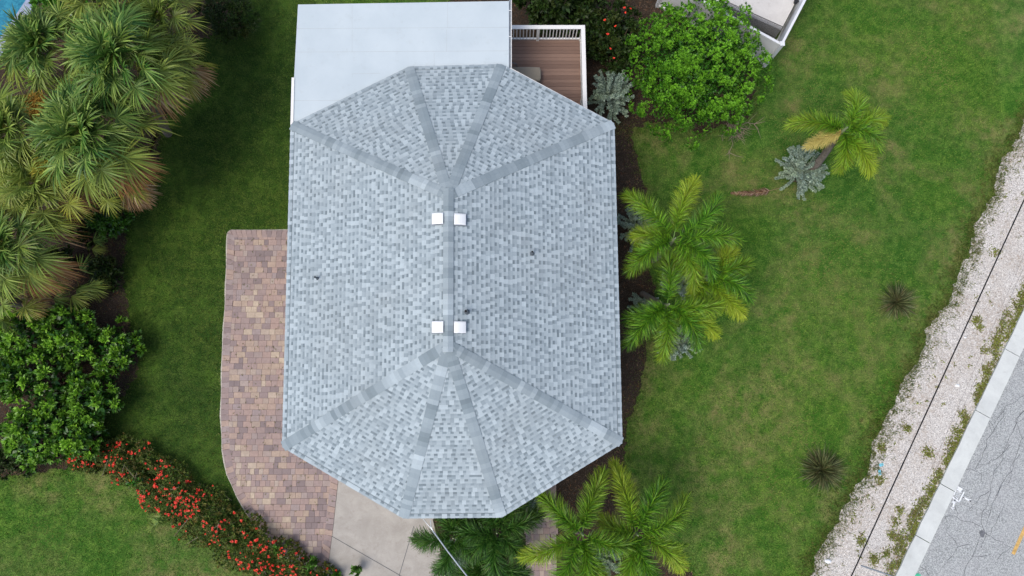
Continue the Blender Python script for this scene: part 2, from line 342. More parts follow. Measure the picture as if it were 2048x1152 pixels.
cr = [[(1900, 0), (1850, 60), (1830, 150), (1790, 220), (1750, 300), (1740, 370), (1690, 430), (1660, 560), (1640, 660), (1605, 700), (1600, 770), (1640, 850), (1700, 900), (1810, 950)],
      [(1760, 10), (1700, 110), (1650, 210), (1600, 330), (1575, 380), (1560, 410)], [(1901, 180), (1870, 260), (1800, 400), (1810, 450), (1780, 520)], [(1640, 60), (1700, 140)],
      [(1575, 380), (1640, 370), (1740, 310), (1800, 240)], [(1480, 420), (1560, 405), (1610, 440), (1600, 500)], [(1660, 560), (1600, 600), (1520, 690)], [(1745, 520), (1690, 640), (1640, 780)],
      [(1350, 740), (1420, 740), (1460, 780), (1540, 780), (1600, 810)], [(1420, 600), (1420, 680), (1440, 720)], [(1350, 740), (1370, 850), (1440, 950), (1400, 1000), (1330, 1090)], [(1440, 950), (1520, 930)],
      [(1600, 860), (1560, 960), (1510, 1060), (1480, 1152)], [(1810, 950), (1750, 1000), (1710, 1040)], [(1530, 1015), (1600, 1010), (1670, 1000)], [(1180, 1085), (1220, 1100), (1240, 1150)],
      [(1901, 60), (1850, 100), (1890, 200)], [(1760, 660), (1700, 780), (1670, 850)], [(1870, 300), (1760, 480), (1700, 600)], [(1640, 850), (1600, 960)]]
for c in cr: ribbon(b, [P(*Z5(*q)) for q in c], .016, .024, 1, .03)
for c in [[(1754, 930), (1700, 960), (1640, 990), (1600, 1050), (1560, 1110)], [(1754, 1030), (1700, 1110), (1680, 1152)], [(1710, 700), (1754, 740)], [(1510, 1060), (1540, 1152)]]:
    ribbon(b, [P(*Z4(*q)) for q in c], .015, .024, 1, .03)
for k in range(26):                                            # more cracking down the rest of the road
    s0 = rng.uniform(-30, 40); o0 = rng.uniform(.5, RW)
    if -3 < s0 < 13 and o0 < 4.5: continue
    q = [K(s0, KW+o0)]; 
    for j in range(6): s0 += rng.uniform(.3, 1.2); o0 += rng.normal(0, .3); q.append(K(s0, KW+min(max(o0, .1), RW-.1)))
    ribbon(b, q, .014, .024, 1, .02)
oc = P(*Z5(1608, 858)); b.poly([(oc[0]+.1*math.cos(a)*(1+.25*math.sin(3*a)), oc[1]+.13*math.sin(a), .0265) for a in np.linspace(0, 6.28, 18)[:-1]], mi=2)
ZM = lambda x, y: P(1860+x/12.8, 940+y/12.8)
for st, wd in (([(690, 430), (600, 640)], .03), ([(560, 680), (620, 740), (735, 810)], .05), ([(860, 560), (735, 805)], .05), ([(690, 430), (815, 500)], .07), ([(670, 480), (790, 535)], .06),
               ([(700, 520), (800, 575), (680, 560), (780, 620), (655, 600), (760, 665), (640, 640), (735, 705), (630, 675), (710, 745)], .035),
               ([(630, 760), (570, 975)], .06), ([(560, 830), (632, 755), (640, 840)], .05), ([(545, 950), (565, 990), (600, 965)], .06), ([(835, 690), (1050, 805)], .06), ([(1000, 745), (1055, 805), (985, 790)], .05), ([(870, 745), (840, 690)], .05)):
    ribbon(b, [ZM(*q) for q in st], wd, .0275, 3)
ribbon(b, [P(2062, 1028), P(2025, 1108)], .13, .028, 4); ribbon(b, [K(-14, KW+4.05), K(-6, KW+4.05)], .13, .028, 4); ribbon(b, [K(14, KW+4.05), K(22, KW+4.05)], .13, .028, 4)
b.poly([P(x, y, .0285) for x, y in ((1828, 1150), (1836, 1146), (1842, 1150), (1838, 1160), (1829, 1158))], mi=5)
structure(b.build('road', ['asphalt', 'crack', 'oil', 'paintw', 'painty', 'paintg']))
b = MB(); jy = [(1830, 1070), (1877, 966), (1948, 820), (2005, 697)]; js = [float((P(*q)-KL0) @ kd) for q in jy]
js = list(np.arange(js[0]-2.4*12, js[0]-.1, 2.4))+js+list(np.arange(js[-1]+2.6, 50, 2.6))
for s0, s1 in zip(js[:-1], js[1:]):
    for j in range(4):                                          # slightly uneven slab edges
        a0 = s0+(s1-s0)*j/4+(.012 if j == 0 else 0); a1 = s0+(s1-s0)*(j+1)/4-(.012 if j == 3 else 0)
        e0, e1 = (.012*math.sin(a0*5.1), .012*math.sin(a1*5.1))
        b.hexa([K(a0, e0)+(-.05,), K(a0, KW)+(-.05,), K(a1, KW)+(-.05,), K(a1, e1)+(-.05,)], [K(a0, e0)+(.10,), K(a0, KW)+(.085,), K(a1, KW)+(.085,), K(a1, e1)+(.10,)])
structure(b.build('kerb', 'kerb'))
b = MB()
for off in (0,): b.poly([K(-50, KW+RW)+(.1,), K(50, KW+RW)+(.1,), K(50, KW+RW+.6)+(.1,), K(-50, KW+RW+.6)+(.1,)]); b.poly([K(-50, KW+RW)+(.0,), K(50, KW+RW)+(.0,), K(50, KW+RW)+(.1,), K(-50, KW+RW)+(.1,)])
structure(b.build('far_kerb', 'kerb'))
# concrete drive
b = MB(); q = GP([(700, 900), (675, 962), (655, 1152), (640, 1290), (905, 1290), (892, 1152), (866, 1040), (900, 940)])
b.prism([(p[0], p[1]) for p in q], -.02, .03)
for a, c in (((828, 1052), (790, 1180)), ((640, 1058), (800, 1150)), ((800, 1150), (880, 1200)), ((700, 960), (640, 1100))):
    if a != (700, 960): ribbon(b, [P(*a), P(*c)], .02, .034, 1)
structure(b.build('driveway', ['concrete', 'crack']))
# block paving
def pave(name, outer, field_dir, brd, zt, edge=True):
    """rows of blocks in three sizes, a soldier course round the edge and a mortar haunch"""
    b = MB(); O = [p[:2] for p in outer]; xs = [p[0] for p in O]; ys = [p[1] for p in O]
    b.prism(O, -.02, zt-.012, 0, 1)
    n = len(O); C = np.mean(np.array(O), 0)
    inner = []; inner2 = []
    Oa = np.array(O)
    area = .5*sum(Oa[i][0]*Oa[(i+1) % n][1]-Oa[(i+1) % n][0]*Oa[i][1] for i in range(n)); sg = 1 if area > 0 else -1
    for i in range(n):
        a = unit(Oa[i]-Oa[i-1]); c = unit(Oa[(i+1) % n]-Oa[i]); nn = unit(np.array((-(a+c)[1], (a+c)[0])))*sg; cs = max(.5, float(nn @ np.array((-a[1], a[0]))*sg))
        inner.append(Oa[i]+nn*(brd/cs)); inner2.append(Oa[i]+nn*((brd-.11)/cs))
    y = min(ys); rh = .212
    while y < max(ys):
        x = min(xs)+rng.uniform(-.2, 0); wj = rng.choice([.212, .212, .318, .318, .16])
        while x < max(xs):
            w_ = wj if rng.random() < .3 else rng.choice([.212, .318, .212, .318, .16])
            if inpoly([x+w_/2], [y+rh/2], inner2)[0]:
                zz = zt+rng.normal(0, .0015); g = .004; t_ = float(np.clip(rng.beta(1, 1)+.12*math.sin(x*1.3+y), 0, 1))
                if rng.random() < .12 and w_ == .318: pass
                b.box(x+g, x+w_-g, y+g, y+rh-g, zt-.05, zz, t_)
            x += w_
        y += rh
    for i in range(n):
        a, c = Oa[i], Oa[(i+1) % n]; ia, ic = np.array(inner[i]), np.array(inner[(i+1) % n]); L = np.linalg.norm(c-a); m = max(1, round(L/.2))
        if m < 1: continue
        for k in range(m):
            u0, u1 = (k+.03)/m, (k+.97)/m; zz = zt+.004+rng.normal(0, .0015); t_ = float(rng.choice([.05, .15, .25, .3, .85, .6, .4]))
            q = [a+(c-a)*u0, a+(c-a)*u1, ia+(ic-ia)*u1+(a-ia)*.02, ia+(ic-ia)*u0+(a-ia)*.02]
            b.hexa([(p[0], p[1], zt-.05) for p in q][::sg], [(p[0], p[1], zz) for p in q][::sg], t_)
    if edge:
        for i in range(n):
            a, c = Oa[i], Oa[(i+1) % n]
            if max(a[0], c[0]) > -6.6 and i > 0 and edge == 1: continue
            m = max(1, int(np.linalg.norm(c-a)/.3)); d = unit(c-a); nn = np.array((d[1], -d[0]))*sg
            for k in range(m):
                q0 = a+(c-a)*k/m; q1 = a+(c-a)*(k+1)/m; w0, w1 = .045+.015*math.sin(q0[1]*4+q0[0]), .045+.015*math.sin(q1[1]*4+q1[0])
                b.hexa([(*q0, -.01), (*(q0+nn*w0), -.01), (*(q1+nn*w1), -.01), (*q1, -.01)][::sg], [(*q0, zt-.008), (*(q0+nn*w0), zt-.03), (*(q1+nn*w1), zt-.03), (*q1, zt-.008)][::sg], 0, 2)
    return structure(b.build(name, ['paver', 'sand', 'mortar']))
ppx = [(700, 461), (462, 461), (456, 467), (452, 600), (446, 700), (443, 830), (446, 900), (455, 948), (475, 992), (500, 1035), (530, 1078), (565, 1108), (610, 1135), (655, 1142), (666, 1060), (677, 958), (730, 900)]
pave_poly = GP(ppx); pave('paved_drive', pave_poly, 0, .28, .05, 1)
path_poly = GP([(1052, 960), (1112, 960), (1113, 1290), (1050, 1290)]); pave('paved_path', path_poly, 0, .2, .04, 0)

# ------------------------------------------------------------------ the house
EZ, RZ = 4.5, 6.35
Ev = [P(583, 250, EZ), P(818, 135, EZ), P(1003, 130, EZ), P(1227, 248, EZ), P(1243, 885, EZ), P(1003, 1033, EZ), P(807, 1035, EZ), P(566, 893, EZ)]
AT, AB = P(897, 390, RZ), P(896, 690, RZ)
house = thing('house', 'eight-sided house with pale grey shingle roof, white flat roof at its back', 'house', ((AT+AB)/2*np.array((1, 1, 0))))
cen = np.array([sum(e[0] for e in Ev)/8, sum(e[1] for e in Ev)/8])
ins = lambda f: [(cen[0]+(e[0]-cen[0])*f, cen[1]+(e[1]-cen[1])*f) for e in Ev]
b = MB(); b.prism(ins(.87), 0, 4.35); walls = b.build('wall', 'wall', house)
W8 = ins(.87)
for i in range(8):                                              # windows in each wall
    a, c = np.array(W8[i]), np.array(W8[(i+1) % 8]); L = np.linalg.norm(c-a); d = (c-a)/L; nn = np.array((d[1], -d[0]));
    if (nn @ (a-cen)) < 0: nn = -nn
    for k in range(max(1, int(L/2.8))):
        mpt = a+d*L*(k+.5)/max(1, int(L/2.8)); bb = MB(); cc = MB()
        def quad(m_, hw, z0, z1, o0, o1):
            p = [mpt-d*hw+nn*o0, mpt+d*hw+nn*o0, mpt+d*hw+nn*o1, mpt-d*hw+nn*o1]; m_.hexa([(*v, z0) for v in p], [(*v, z1) for v in p])
        for z0, z1 in ((2.2, 2.3), (3.6, 3.7)): quad(bb, .6, z0, z1, -.02, .05)
        for s_ in (-.55, .55):
            mp0 = mpt; mpt = mp0+d*s_; quad(bb, .05, 2.3, 3.6, -.02, .05); mpt = mp0
        quad(cc, .5, 2.3, 3.6, -.02, .015)
        wo = bb.build('window', 'white', house); cc.build('pane', 'glass', wo)
b = MB(); b.prism([(e[0], e[1]) for e in Ev], 4.33, 4.485)
b.add([(e[0], e[1], 4.33) for e in Ev], [list(range(8))]); b.build('fascia', 'white', house)
roofb = MB()
for tri in ([Ev[0], Ev[1], AT], [Ev[1], Ev[2], AT], [Ev[2], Ev[3], AT], [Ev[4], Ev[5], AB], [Ev[5], Ev[6], AB], [Ev[6], Ev[7], AB]): roofb.poly([p-np.array((0, 0, .012)) for p in tri], .5)
roofb.poly([p-np.array((0, 0, .012)) for p in (Ev[3], Ev[4], AB, AT)], .5); roofb.poly([p-np.array((0, 0, .012)) for p in (Ev[7], Ev[0], AT, AB)], .5)
def shingles(b, E0, E1, A0, A1):
    E0, E1, A0, A1 = map(np.array, (E0, E1, A0, A1)); u = unit(E1-E0); n = unit(np.cross(E1-E0, A0-E0)); n = n if n[2] > 0 else -n
    v = np.cross(n, u); v = v if v[2] > 0 else -v; L = (A0-E0) @ v; nc = int(L/.138); ex = L/nc
    for c in range(nc):
        t0, t1 = (c*ex-(.03 if c == 0 else 0))/L, ((c+1)*ex)/L
        l0, r0 = E0+(A0-E0)*t0, E1+(A1-E1)*t0; l1, r1 = E0+(A0-E0)*t1, E1+(A1-E1)*t1
        W = (r0-l0) @ u; x = -rng.uniform(0, .2); rows = []; par = True
        s_l = (l1-l0) @ u; s_r = (r1-r0) @ u+W
        while x < W:
            par = (not par) if rng.random() < .93 else par; w_ = rng.uniform(.1, .16) if par else rng.uniform(.09, .13); a, e = max(x, 0), min(x+w_, W); x += w_
            if e-a < .01: continue
            if par: bot = rng.uniform(.62, 1.0); top = bot-rng.uniform(.0, .15); lift = .011       # raised tab
            else: bot = rng.uniform(.5, .92); top = rng.uniform(.1, .46); lift = .004                # cut-out whose upper part is the dark band
            a1, e1 = min(max(a, s_l), s_r), min(max(e, s_l), s_r)
            B0, B1 = l0+u*a, l0+u*e; T0, T1 = l0+u*a1+v*ex, l0+u*e1+v*ex
            m0, m1 = B0+(T0-B0)*.45, B1+(T1-B1)*.45; hb = n*(.006+lift); ht = n*.002; hm = (hb+ht)/2; dk = top if not par else bot-.04
            rows.append(([B0+hb, B1+hb, m1+hm, m0+hm, m0+hm, m1+hm, T1+ht, T0+ht, B0, B1], [bot, bot, bot, bot, dk+.12*(not par), dk+.12*(not par), top, top, .1, .1]))
        for V, t in rows: b.add(V, [[0, 1, 2, 3], [4, 5, 6, 7], [8, 9, 1, 0]], t)
for q in ((Ev[1], Ev[0], AT, AT), (Ev[2], Ev[1], AT, AT), (Ev[3], Ev[2], AT, AT), (Ev[4], Ev[3], AB, AT), (Ev[5], Ev[4], AB, AB), (Ev[6], Ev[5], AB, AB), (Ev[7], Ev[6], AB, AB), (Ev[0], Ev[7], AT, AB)):
    shingles(roofb, *q)
roof = roofb.build('roof', 'shingle', house)
def caps(name, a, c, wl, wr, nl, nr):
    """folded cap shingles from a up to c; nl / nr = unit directions down the two neighbouring slopes"""
    a, c = np.array(a), np.array(c); L = np.linalg.norm(c-a)-(.1 if name == 'hip_cap' else 0); d = unit(c-a); ex = .15; n = int(L/ex); b = MB(); t = .35; run = 0
    for k in range(n+1):
        if run <= 0: run = rng.integers(1, 5); t = rng.choice([.4, .46, .5, .56, .64, .84], p=[.22, .22, .2, .14, .12, .1])
        run -= 1; tt = t+rng.normal(0, .07)
        if k*ex > L-.02: continue
        p0 = a+d*(k*ex); p1 = a+d*min(L, (k+1)*ex+.02); up0 = np.array((0, 0, .034)); up1 = np.array((0, 0, .024))
        V = [p0+nl*wl+up0, p0+up0, p0+nr*wr+up0, p1+nl*wl+up1, p1+up1, p1+nr*wr+up1, p0+nl*wl+up0*.2, p0+up0*.2, p0+nr*wr+up0*.2, p1+nl*wl+up1*.2, p1+nr*wr+up1*.2]
        b.add(V, [[0, 1, 4, 3], [1, 2, 5, 4], [6, 7, 1, 0], [7, 8, 2, 1], [6, 0, 3, 9], [8, 10, 5, 2]], [tt]*6+[.05]*5)
    return b.build(name, 'shingle', roof)
def slopedir(h, e, face_pt):                                     # direction in a face, square to the hip
    d = unit(e-h); m = unit(face_pt-h); v = m-d*(m @ d); return unit(v)
for i, (e, ap) in enumerate(zip(Ev, [AT]*4+[AB]*4)):
    pv, nx = Ev[(i-1) % 8], Ev[(i+1) % 8]
    w_ = .16; caps('hip_cap', e, ap, w_, w_, slopedir(ap, e, pv), slopedir(ap, e, nx))
rd = unit(AT-AB)
caps('ridge_cap', AB-rd*.2+np.array((0, 0, .012)), AT+rd*.2+np.array((0, 0, .012)), .16, .16, slopedir(AB, AT, (Ev[7]+Ev[0])/2), slopedir(AB, AT, (Ev[3]+Ev[4])/2))
pitch = (RZ-EZ)/(AT[0]-Ev[0][0])
def roofz(x): return RZ-abs(x-AT[0])*pitch
for px, py in ((875, 437), (920, 438.5), (875, 654), (920, 654.5)):      # box vents either side of the ridge
    p = P(px, py, RZ); p = P(px, py, roofz(p[0])+.12); s_ = 1 if p[0] > AT[0] else -1; b = MB(); h = .155; hx = .165
    za, zb = roofz(p[0]-hx)+.0, roofz(p[0]+hx); zt = max(za, zb)
    V = []; nn = 7
    for k in range(nn):                                           # softly domed lid
        x = -hx+2*hx*k/(nn-1); zz = .13+.03*(1-(x/hx)**2)-.05*abs(0)+roofz(p[0])-s_*x*pitch*.7
        for y in (-h+.012*(1-(x/hx)**2)*0, -h-.0, h): pass
        V += [(p[0]+x, p[1]-h, zz-.05), (p[0]+x, p[1]-h-.008, zz-.012), (p[0]+x, p[1]-h+.03, zz), (p[0]+x, p[1]+h-.03, zz), (p[0]+x, p[1]+h+.008, zz-.012), (p[0]+x, p[1]+h, zz-.05)]
    F = [[6*k+j, 6*k+6+j, 6*k+7+j, 6*k+1+j] for k in range(nn-1) for j in range(5)]+[[0, 1, 2, 3][::1]]
    b.add(V, F); 
    for k in (0, nn-1): q = 6*k; b.add([V[q+j] for j in range(6)], [list(range(6))])
    b.box(p[0]-hx*.75, p[0]+hx*.75, p[1]-h*.75, p[1]+h*.75, roofz(p[0])-.08, roofz(p[0])+.1)
    
    q = [(p[0]+sx*hx*1.14, p[1]+sy*h*1.16, roofz(p[0]+sx*hx*1.14)+.02) for sx, sy in ((-1, -1), (1, -1), (1, 1), (-1, 1))]; b.poly(q, mi=1)
    vo = b.build('roof_vent', ['vent', 'gutter'], roof); vo['label'] = 'white box vent beside the ridge'
for px, py, r in ((1064, 507, .035), (933, 624, .045), (634, 556, .028)):
    p = P(px, py, roofz(P(px, py, 5.6)[0])); z = roofz(p[0]); b = MB()
    b.tube([(p[0], p[1], z-.05), (p[0], p[1], z+.3)], r, 12, 0, 0); b.tube([(p[0], p[1], z-.05), (p[0], p[1], z+.05)], [r*2.4, r*1.3], 12, 0, 0)
    b.tube([(p[0], p[1], z+.298), (p[0], p[1], z+.302)], r*.75, 12, 0, 1); b.build('vent_pipe', ['pipe', 'hole'], roof)
# flat back roof
FZ = 4.44; fl = [P(583, 252, FZ), P(596, 9, FZ), P(1018, 2, FZ), P(1018, 137, FZ), P(1000, 250, FZ), P(800, 300, FZ)]
b = MB(); b.prism([(p[0], p[1]) for p in fl], FZ-.16, FZ)
for y in (57, 104, 201):
    p0, p1 = P(594-(y-9)*.05+1.5, y+.5, FZ+.003), P(1016, y-2, FZ+.003)
    b.poly([p0, p1, p1+np.array((0, .012, 0)), p0+np.array((0, .012, 0))], mi=1)
for x, y0, y1 in ((704, 10, 57), (895, 5, 57), (704, 58, 104), (893, 58, 104), (704, 146, 156), (868, 105, 140)):
    p0, p1 = P(x, y0+1, FZ+.003), P(x, y1-1, FZ+.003); b.poly([p0, p0+np.array((.009, 0, 0)), p1+np.array((.009, 0, 0)), p1], mi=1)
p0, p1 = P(704, 148, FZ+.004), P(760, 147, FZ+.004); b.poly([p0, p1, p1+np.array((0, .012, 0)), p0+np.array((0, .012, 0))], mi=1)
flat = b.build('flat_roof', ['membrane', 'seam'], house)
b = MB(); a, c = P(586, 155, FZ+.03), P(583.5, 250, FZ+.03); b.bar(a, c, .09, .14); g_ = b.build('rain_gutter', 'white', house); g_['label'] = 'short white gutter length at the flat roof edge'
def gutter(b, a, c, w=.085, flip=1):
    d = unit(np.array(c)-np.array(a)); nn = np.array((d[1], -d[0], 0))*flip; a, c = np.array(a), np.array(c); up = np.array((0, 0, .05))
    b.hexa([a-up*2, c-up*2, c+nn*w-up*2, a+nn*w-up*2], [a-up*1.2, c-up*1.2, c+nn*w-up*1.2, a+nn*w-up*1.2], 0, 0)
    b.hexa([a+nn*w-up*2, c+nn*w-up*2, c+nn*(w+.018)-up*2, a+nn*(w+.018)-up*2], [a+nn*w+up*.2, c+nn*w+up*.2, c+nn*(w+.018)+up*.2, a+nn*(w+.018)+up*.2], 0, 1)
    L = np.linalg.norm(c-a)
    for k in range(1, int(L/.9)+1):
        q = a+d*(k*.9-.3); b.hexa([q, q+d*.02, q+d*.02+nn*w, q+nn*w], [q+up*.25, q+d*.02+up*.25, q+d*.02+nn*w+up*.25, q+nn*w+up*.25], 0, 1)
b = MB(); gutter(b, P(1018, -14, FZ), P(1018, 137, FZ), .07, -1); gutter(b, P(1019, 138, EZ-.03), P(1227, 249, EZ-.03), .03, -1); b.build('rain_gutter', ['gutter', 'white'], house)
b = MB(); q = [P(625, 25, 4.3), P(1000, 25, 4.3), P(1000, 160, 4.3), P(610, 200, 4.3)]; b.prism([(p[0], p[1]) for p in q], 0, 4.28); b.build('wall', 'wall', house)

# ------------------------------------------------------------------ deck
DZ, TZ = 2.0, 2.95
c0, c1 = P(1166, 54, TZ), P(1171, 214, TZ); left = P(1014, 54, TZ)
deck = thing('timber_deck', 'brown plank deck with white railing beside the flat white roof', 'deck', ((c0+left)/2*np.array((1, 1, 0))))
x0, x1, y1, y0 = left[0], c0[0]+.02, c0[1]+.02, c1[1]-1.9
b = MB(); y = y1; hh = .138
while y > y0:
    b.box(x0, x1, y-hh+.008, y, DZ-.03, DZ+rng.normal(0, .001), float(rng.random())); y -= hh
b.build('deck_board', 'board', deck)
for xx in (x0+.05, x1-.1):
    b = MB(); b.box(xx, xx+.1, y0, y1, DZ-.25, DZ-.035)
    for yy in (y0+.1, (y0+y1)/2, y1-.12): b.box(xx, xx+.1, yy, yy+.1, 0, DZ-.25)
    b.build('deck_frame', 'bark2', deck)
rail = None; b = MB(); b.bar((x0, c0[1], TZ), (c0[0]+.07, c0[1], TZ), .14, .035); b.bar((c0[0], c0[1]+.069, TZ+.004), (c1[0], c1[1]-1.2, TZ+.004), .14, .035)
rail = b.build('railing', 'worn', deck)
b = MB(); b.bar((x0, c0[1], DZ+.12), (c0[0]-.03, c0[1], DZ+.12), .05, .07); b.bar((x0, c0[1], TZ-.037), (c0[0]-.03, c0[1], TZ-.037), .05, .06)
b.bar((c0[0], c0[1]-.03, DZ+.12), (c1[0], c1[1]-1.2, DZ+.12), .05, .07); b.bar((c0[0], c0[1]-.03, TZ-.037), (c1[0], c1[1]-1.2, TZ-.037), .05, .06); b.build('lower_rail', 'white', rail)
for xx, yy in ((P(1077, 54, TZ)[0], c0[1]), (c0[0], c0[1]), (c0[0]+.01, c0[1]-2.4)):
    b = MB(); b.box(xx-.05, xx+.05, yy-.05, yy+.05, DZ-.02, TZ-.036); b.build('railing_post', 'white', rail)
bal = MB(); bal.box(-.017, .017, -.017, .017, DZ+.12, TZ-.095)
me = bal.build('baluster', 'white', None); 
def put_bal(x, y):
    o = me.copy(); COL.objects.link(o); o.parent = rail; o.location = (x-rail['_o'][0], y-rail['_o'][1], 0)
x = x0+.11
while x < c0[0]-.1:
    if abs(x-P(1077, 54, TZ)[0]) > .08: put_bal(x, c0[1])
    x += .118
y = c0[1]-.14
while y > c1[1]-1.1:
    if abs(y-(c0[1]-2.4)) > .08: put_bal(c0[0]+.003, y)
    y -= .118
bpy.data.objects.remove(me)
ot = P(1050, 146, 2.4); ott = thing('ottoman', 'beige padded ottoman on the brown deck, half under the eave', 'ottoman', (ot[0], ot[1], DZ))
def cushion(b, cx, cy, z0, z1, hx, hy, r=.05):
    pts = []
    for zz, e in ((z0, .02), (z0+.04, 0), (z1-.05, 0), (z1-.015, .02), (z1, .07)):
        ring = []
        for k in range(24):
            a = 2*math.pi*k/24; cx_, sy = math.cos(a), math.sin(a); f = (abs(cx_)**10+abs(sy)**10)**(-.1)
            ring.append((cx+(hx-e)*cx_*f, cy+(hy-e)*sy*f, zz))
        pts.append(ring)
    V = sum(pts, []); F = [[r_*24+k, r_*24+(k+1) % 24, (r_+1)*24+(k+1) % 24, (r_+1)*24+k] for r_ in range(4) for k in range(24)]
    b.add(V, F); b.add(pts[-1], [list(range(24))])
hx = (P(1082, 146, 2.4)[0]-ot[0]); hy = .5*(P(1050, 131, 2.4)[1]-P(1050, 160, 2.4)[1])
b = MB(); cushion(b, ot[0]-.1, ot[1]-.02, DZ+.12, 2.4, hx+.1, hy); b.build('cushion', 'beige', ott)
for sx in (-1, 1):
    for sy in (-1, 1):
        b = MB(); b.tube([(ot[0]-.1+sx*(hx), ot[1]-.02+sy*(hy-.06), DZ), (ot[0]-.1+sx*(hx), ot[1]-.02+sy*(hy-.06), DZ+.13)], .02, 8); b.build('leg', 'bark2', ott)
b = MB(); q = P(1021, 126, 2.5); b.tube([(q[0]-.25, q[1], 2.5), (q[0]+.1, q[1]+.01, 2.5), (q[0]+.22, q[1]-.03, 2.45), (q[0]+.24, q[1]-.05, 2.0)], .016, 8)
tag(b.build('deck_chair', 'pipe'), 'grey metal arm of a deck chair at the flat roof edge', 'chair')

# ------------------------------------------------------------------ neighbour's fence and patio at the top right
FH = 1.83; fc = P(1564, 88, FH); fr = P(1614, -8, FH); flh = P(1488, 46, FH)
d1 = unit(fr-fc); d2 = unit(flh-fc)
fence = thing('vinyl_fence', 'white vinyl privacy fence with a corner by the big green bush', 'fence', (fc[0], fc[1], 0))
for dd, L, bays in ((d1, 14, 6), (d2, 4.8, 2)):
    for k in range(bays):
        a = fc+dd*(L*k/bays); c = fc+dd*(L*(k+1)/bays); b = MB()
        a_ = a.copy(); c_ = c.copy(); a_[2] = c_[2] = FH-.1; b.bar(a_, c_, .035, 1.6); nb = 12
        for j in range(nb):
            q0 = a_+(c_-a_)*(j+.008)/nb; q1 = a_+(c_-a_)*(j+.992)/nb; q0[2] = q1[2] = FH-.12; b.bar(q0, q1, .039, 1.5)
        b.build('fence_panel', 'vinyl', fence)
        for zt_, ht_ in ((FH-.02, .1), (.2, .12)): b = MB(); a_[2] = c_[2] = zt_; b.bar(a_, c_, .09, ht_); b.build('fence_rail', 'vinyl', fence)
    for k in range(0 if dd is d1 else 1, bays+1):
        a = fc+dd*(L*k/bays); h = .065; b = MB(); b.box(a[0]-h, a[0]+h, a[1]-h, a[1]+h, 0, FH+.02)
        b.add([(a[0]-.08, a[1]-.08, FH+.02), (a[0]+.08, a[1]-.08, FH+.02), (a[0]+.08, a[1]+.08, FH+.02), (a[0]-.08, a[1]+.08, FH+.02), (a[0], a[1], FH+.08)], [[0, 1, 4, 4], [1, 2, 4, 4], [2, 3, 4, 4], [3, 0, 4, 4]]) if False else b.box(a[0]-.085, a[0]+.085, a[1]-.085, a[1]+.085, FH+.0205, FH+.05)
        b.build('fence_post', 'vinyl', fence)
SZ = .9                                                            # raised slab level inside the fence
off = -d1*0
q = [fc+d2*.0+d1*.9+(-np.array((d1[1], -d1[0], 0)))*.22, fc+d1*13.8+(-np.array((d1[1], -d1[0], 0)))*.22]
s0 = P(1562, 60, SZ); s1 = P(1502, 33, SZ); dl = unit(s1-s0); sl_ = s0+dl*6.5
b = MB(); b.prism([(p[0], p[1]) for p in (s0, s0+d1*12, sl_+d1*12, sl_)], 0, SZ); structure(b.build('patio_slab', 'slab'))
mf = thing('mesh_fence', 'black wire mesh screen along the edge of the pale patio', 'mesh fence', (s0[0], s0[1], 0))
b = MB(); nn = np.array((dl[1], -dl[0], 0)); nn = nn if nn[1] < 0 else -nn; a0 = s0+nn*.03; Lm = 2.6
for k in range(0, 66):
    q0 = a0+dl*(k*.04); q0[2] = .35; q1 = q0.copy(); q1[2] = SZ+.28; b.tube([q0, q1], .004, 3)
for k in range(0, 22): q0 = a0.copy(); q0[2] = .36+k*.039; b.tube([q0, q0+dl*Lm], .004, 3)
b.build('mesh_panel', 'mesh', mf); b = MB()
for z in (.35, SZ+.28): q0 = a0.copy(); q0[2] = z; b.tube([q0, q0+dl*Lm], .012, 6)
b.build('mesh_rail', 'mesh', mf)
p = P(1592, 3, SZ+.1); tp = thing('potted_plant', 'small dark potted plant on the patio beside the white fence', 'potted plant', (p[0], p[1], SZ))
b = MB(); b.tube([(p[0], p[1], SZ), (p[0], p[1], SZ+.16)], [.06, .09], 12); b.build('pot', 'mesh', tp)

# ------------------------------------------------------------------ pool corner at the top left
w0, w1 = P(58, -40), P(-60, 165); pd = unit(w1-w0); pn = np.array((pd[1], -pd[0], 0)); pn = pn if pn[0] < 0 else -pn
a, c = P(58, 0), P(-4, 92); pd = unit(c-a); pn = np.array((pd[1], -pd[0], 0)); pn = pn if pn[0] < 0 else -pn
A = a-pd*10; B = a+pd*7; b = MB(); b.poly([(*(A)[:2], .05), (*(B)[:2], .05), (*(B+pn*5)[:2], .05), (*(A+pn*5)[:2], .05)]); structure(b.build('pool_water', 'water'))
b = MB(); k = 0; s = 0
while s < 17:
    q0 = A+pd*(s+.004); q1 = A+pd*(s+.296); b.hexa([(*v[:2], 0) for v in (q0, q0-pn*.42, q1-pn*.42, q1)], [(*v[:2], .12) for v in (q0, q0-pn*.42, q1-pn*.42, q1)]); s += .3
structure(b.build('pool_edge', 'coping'))

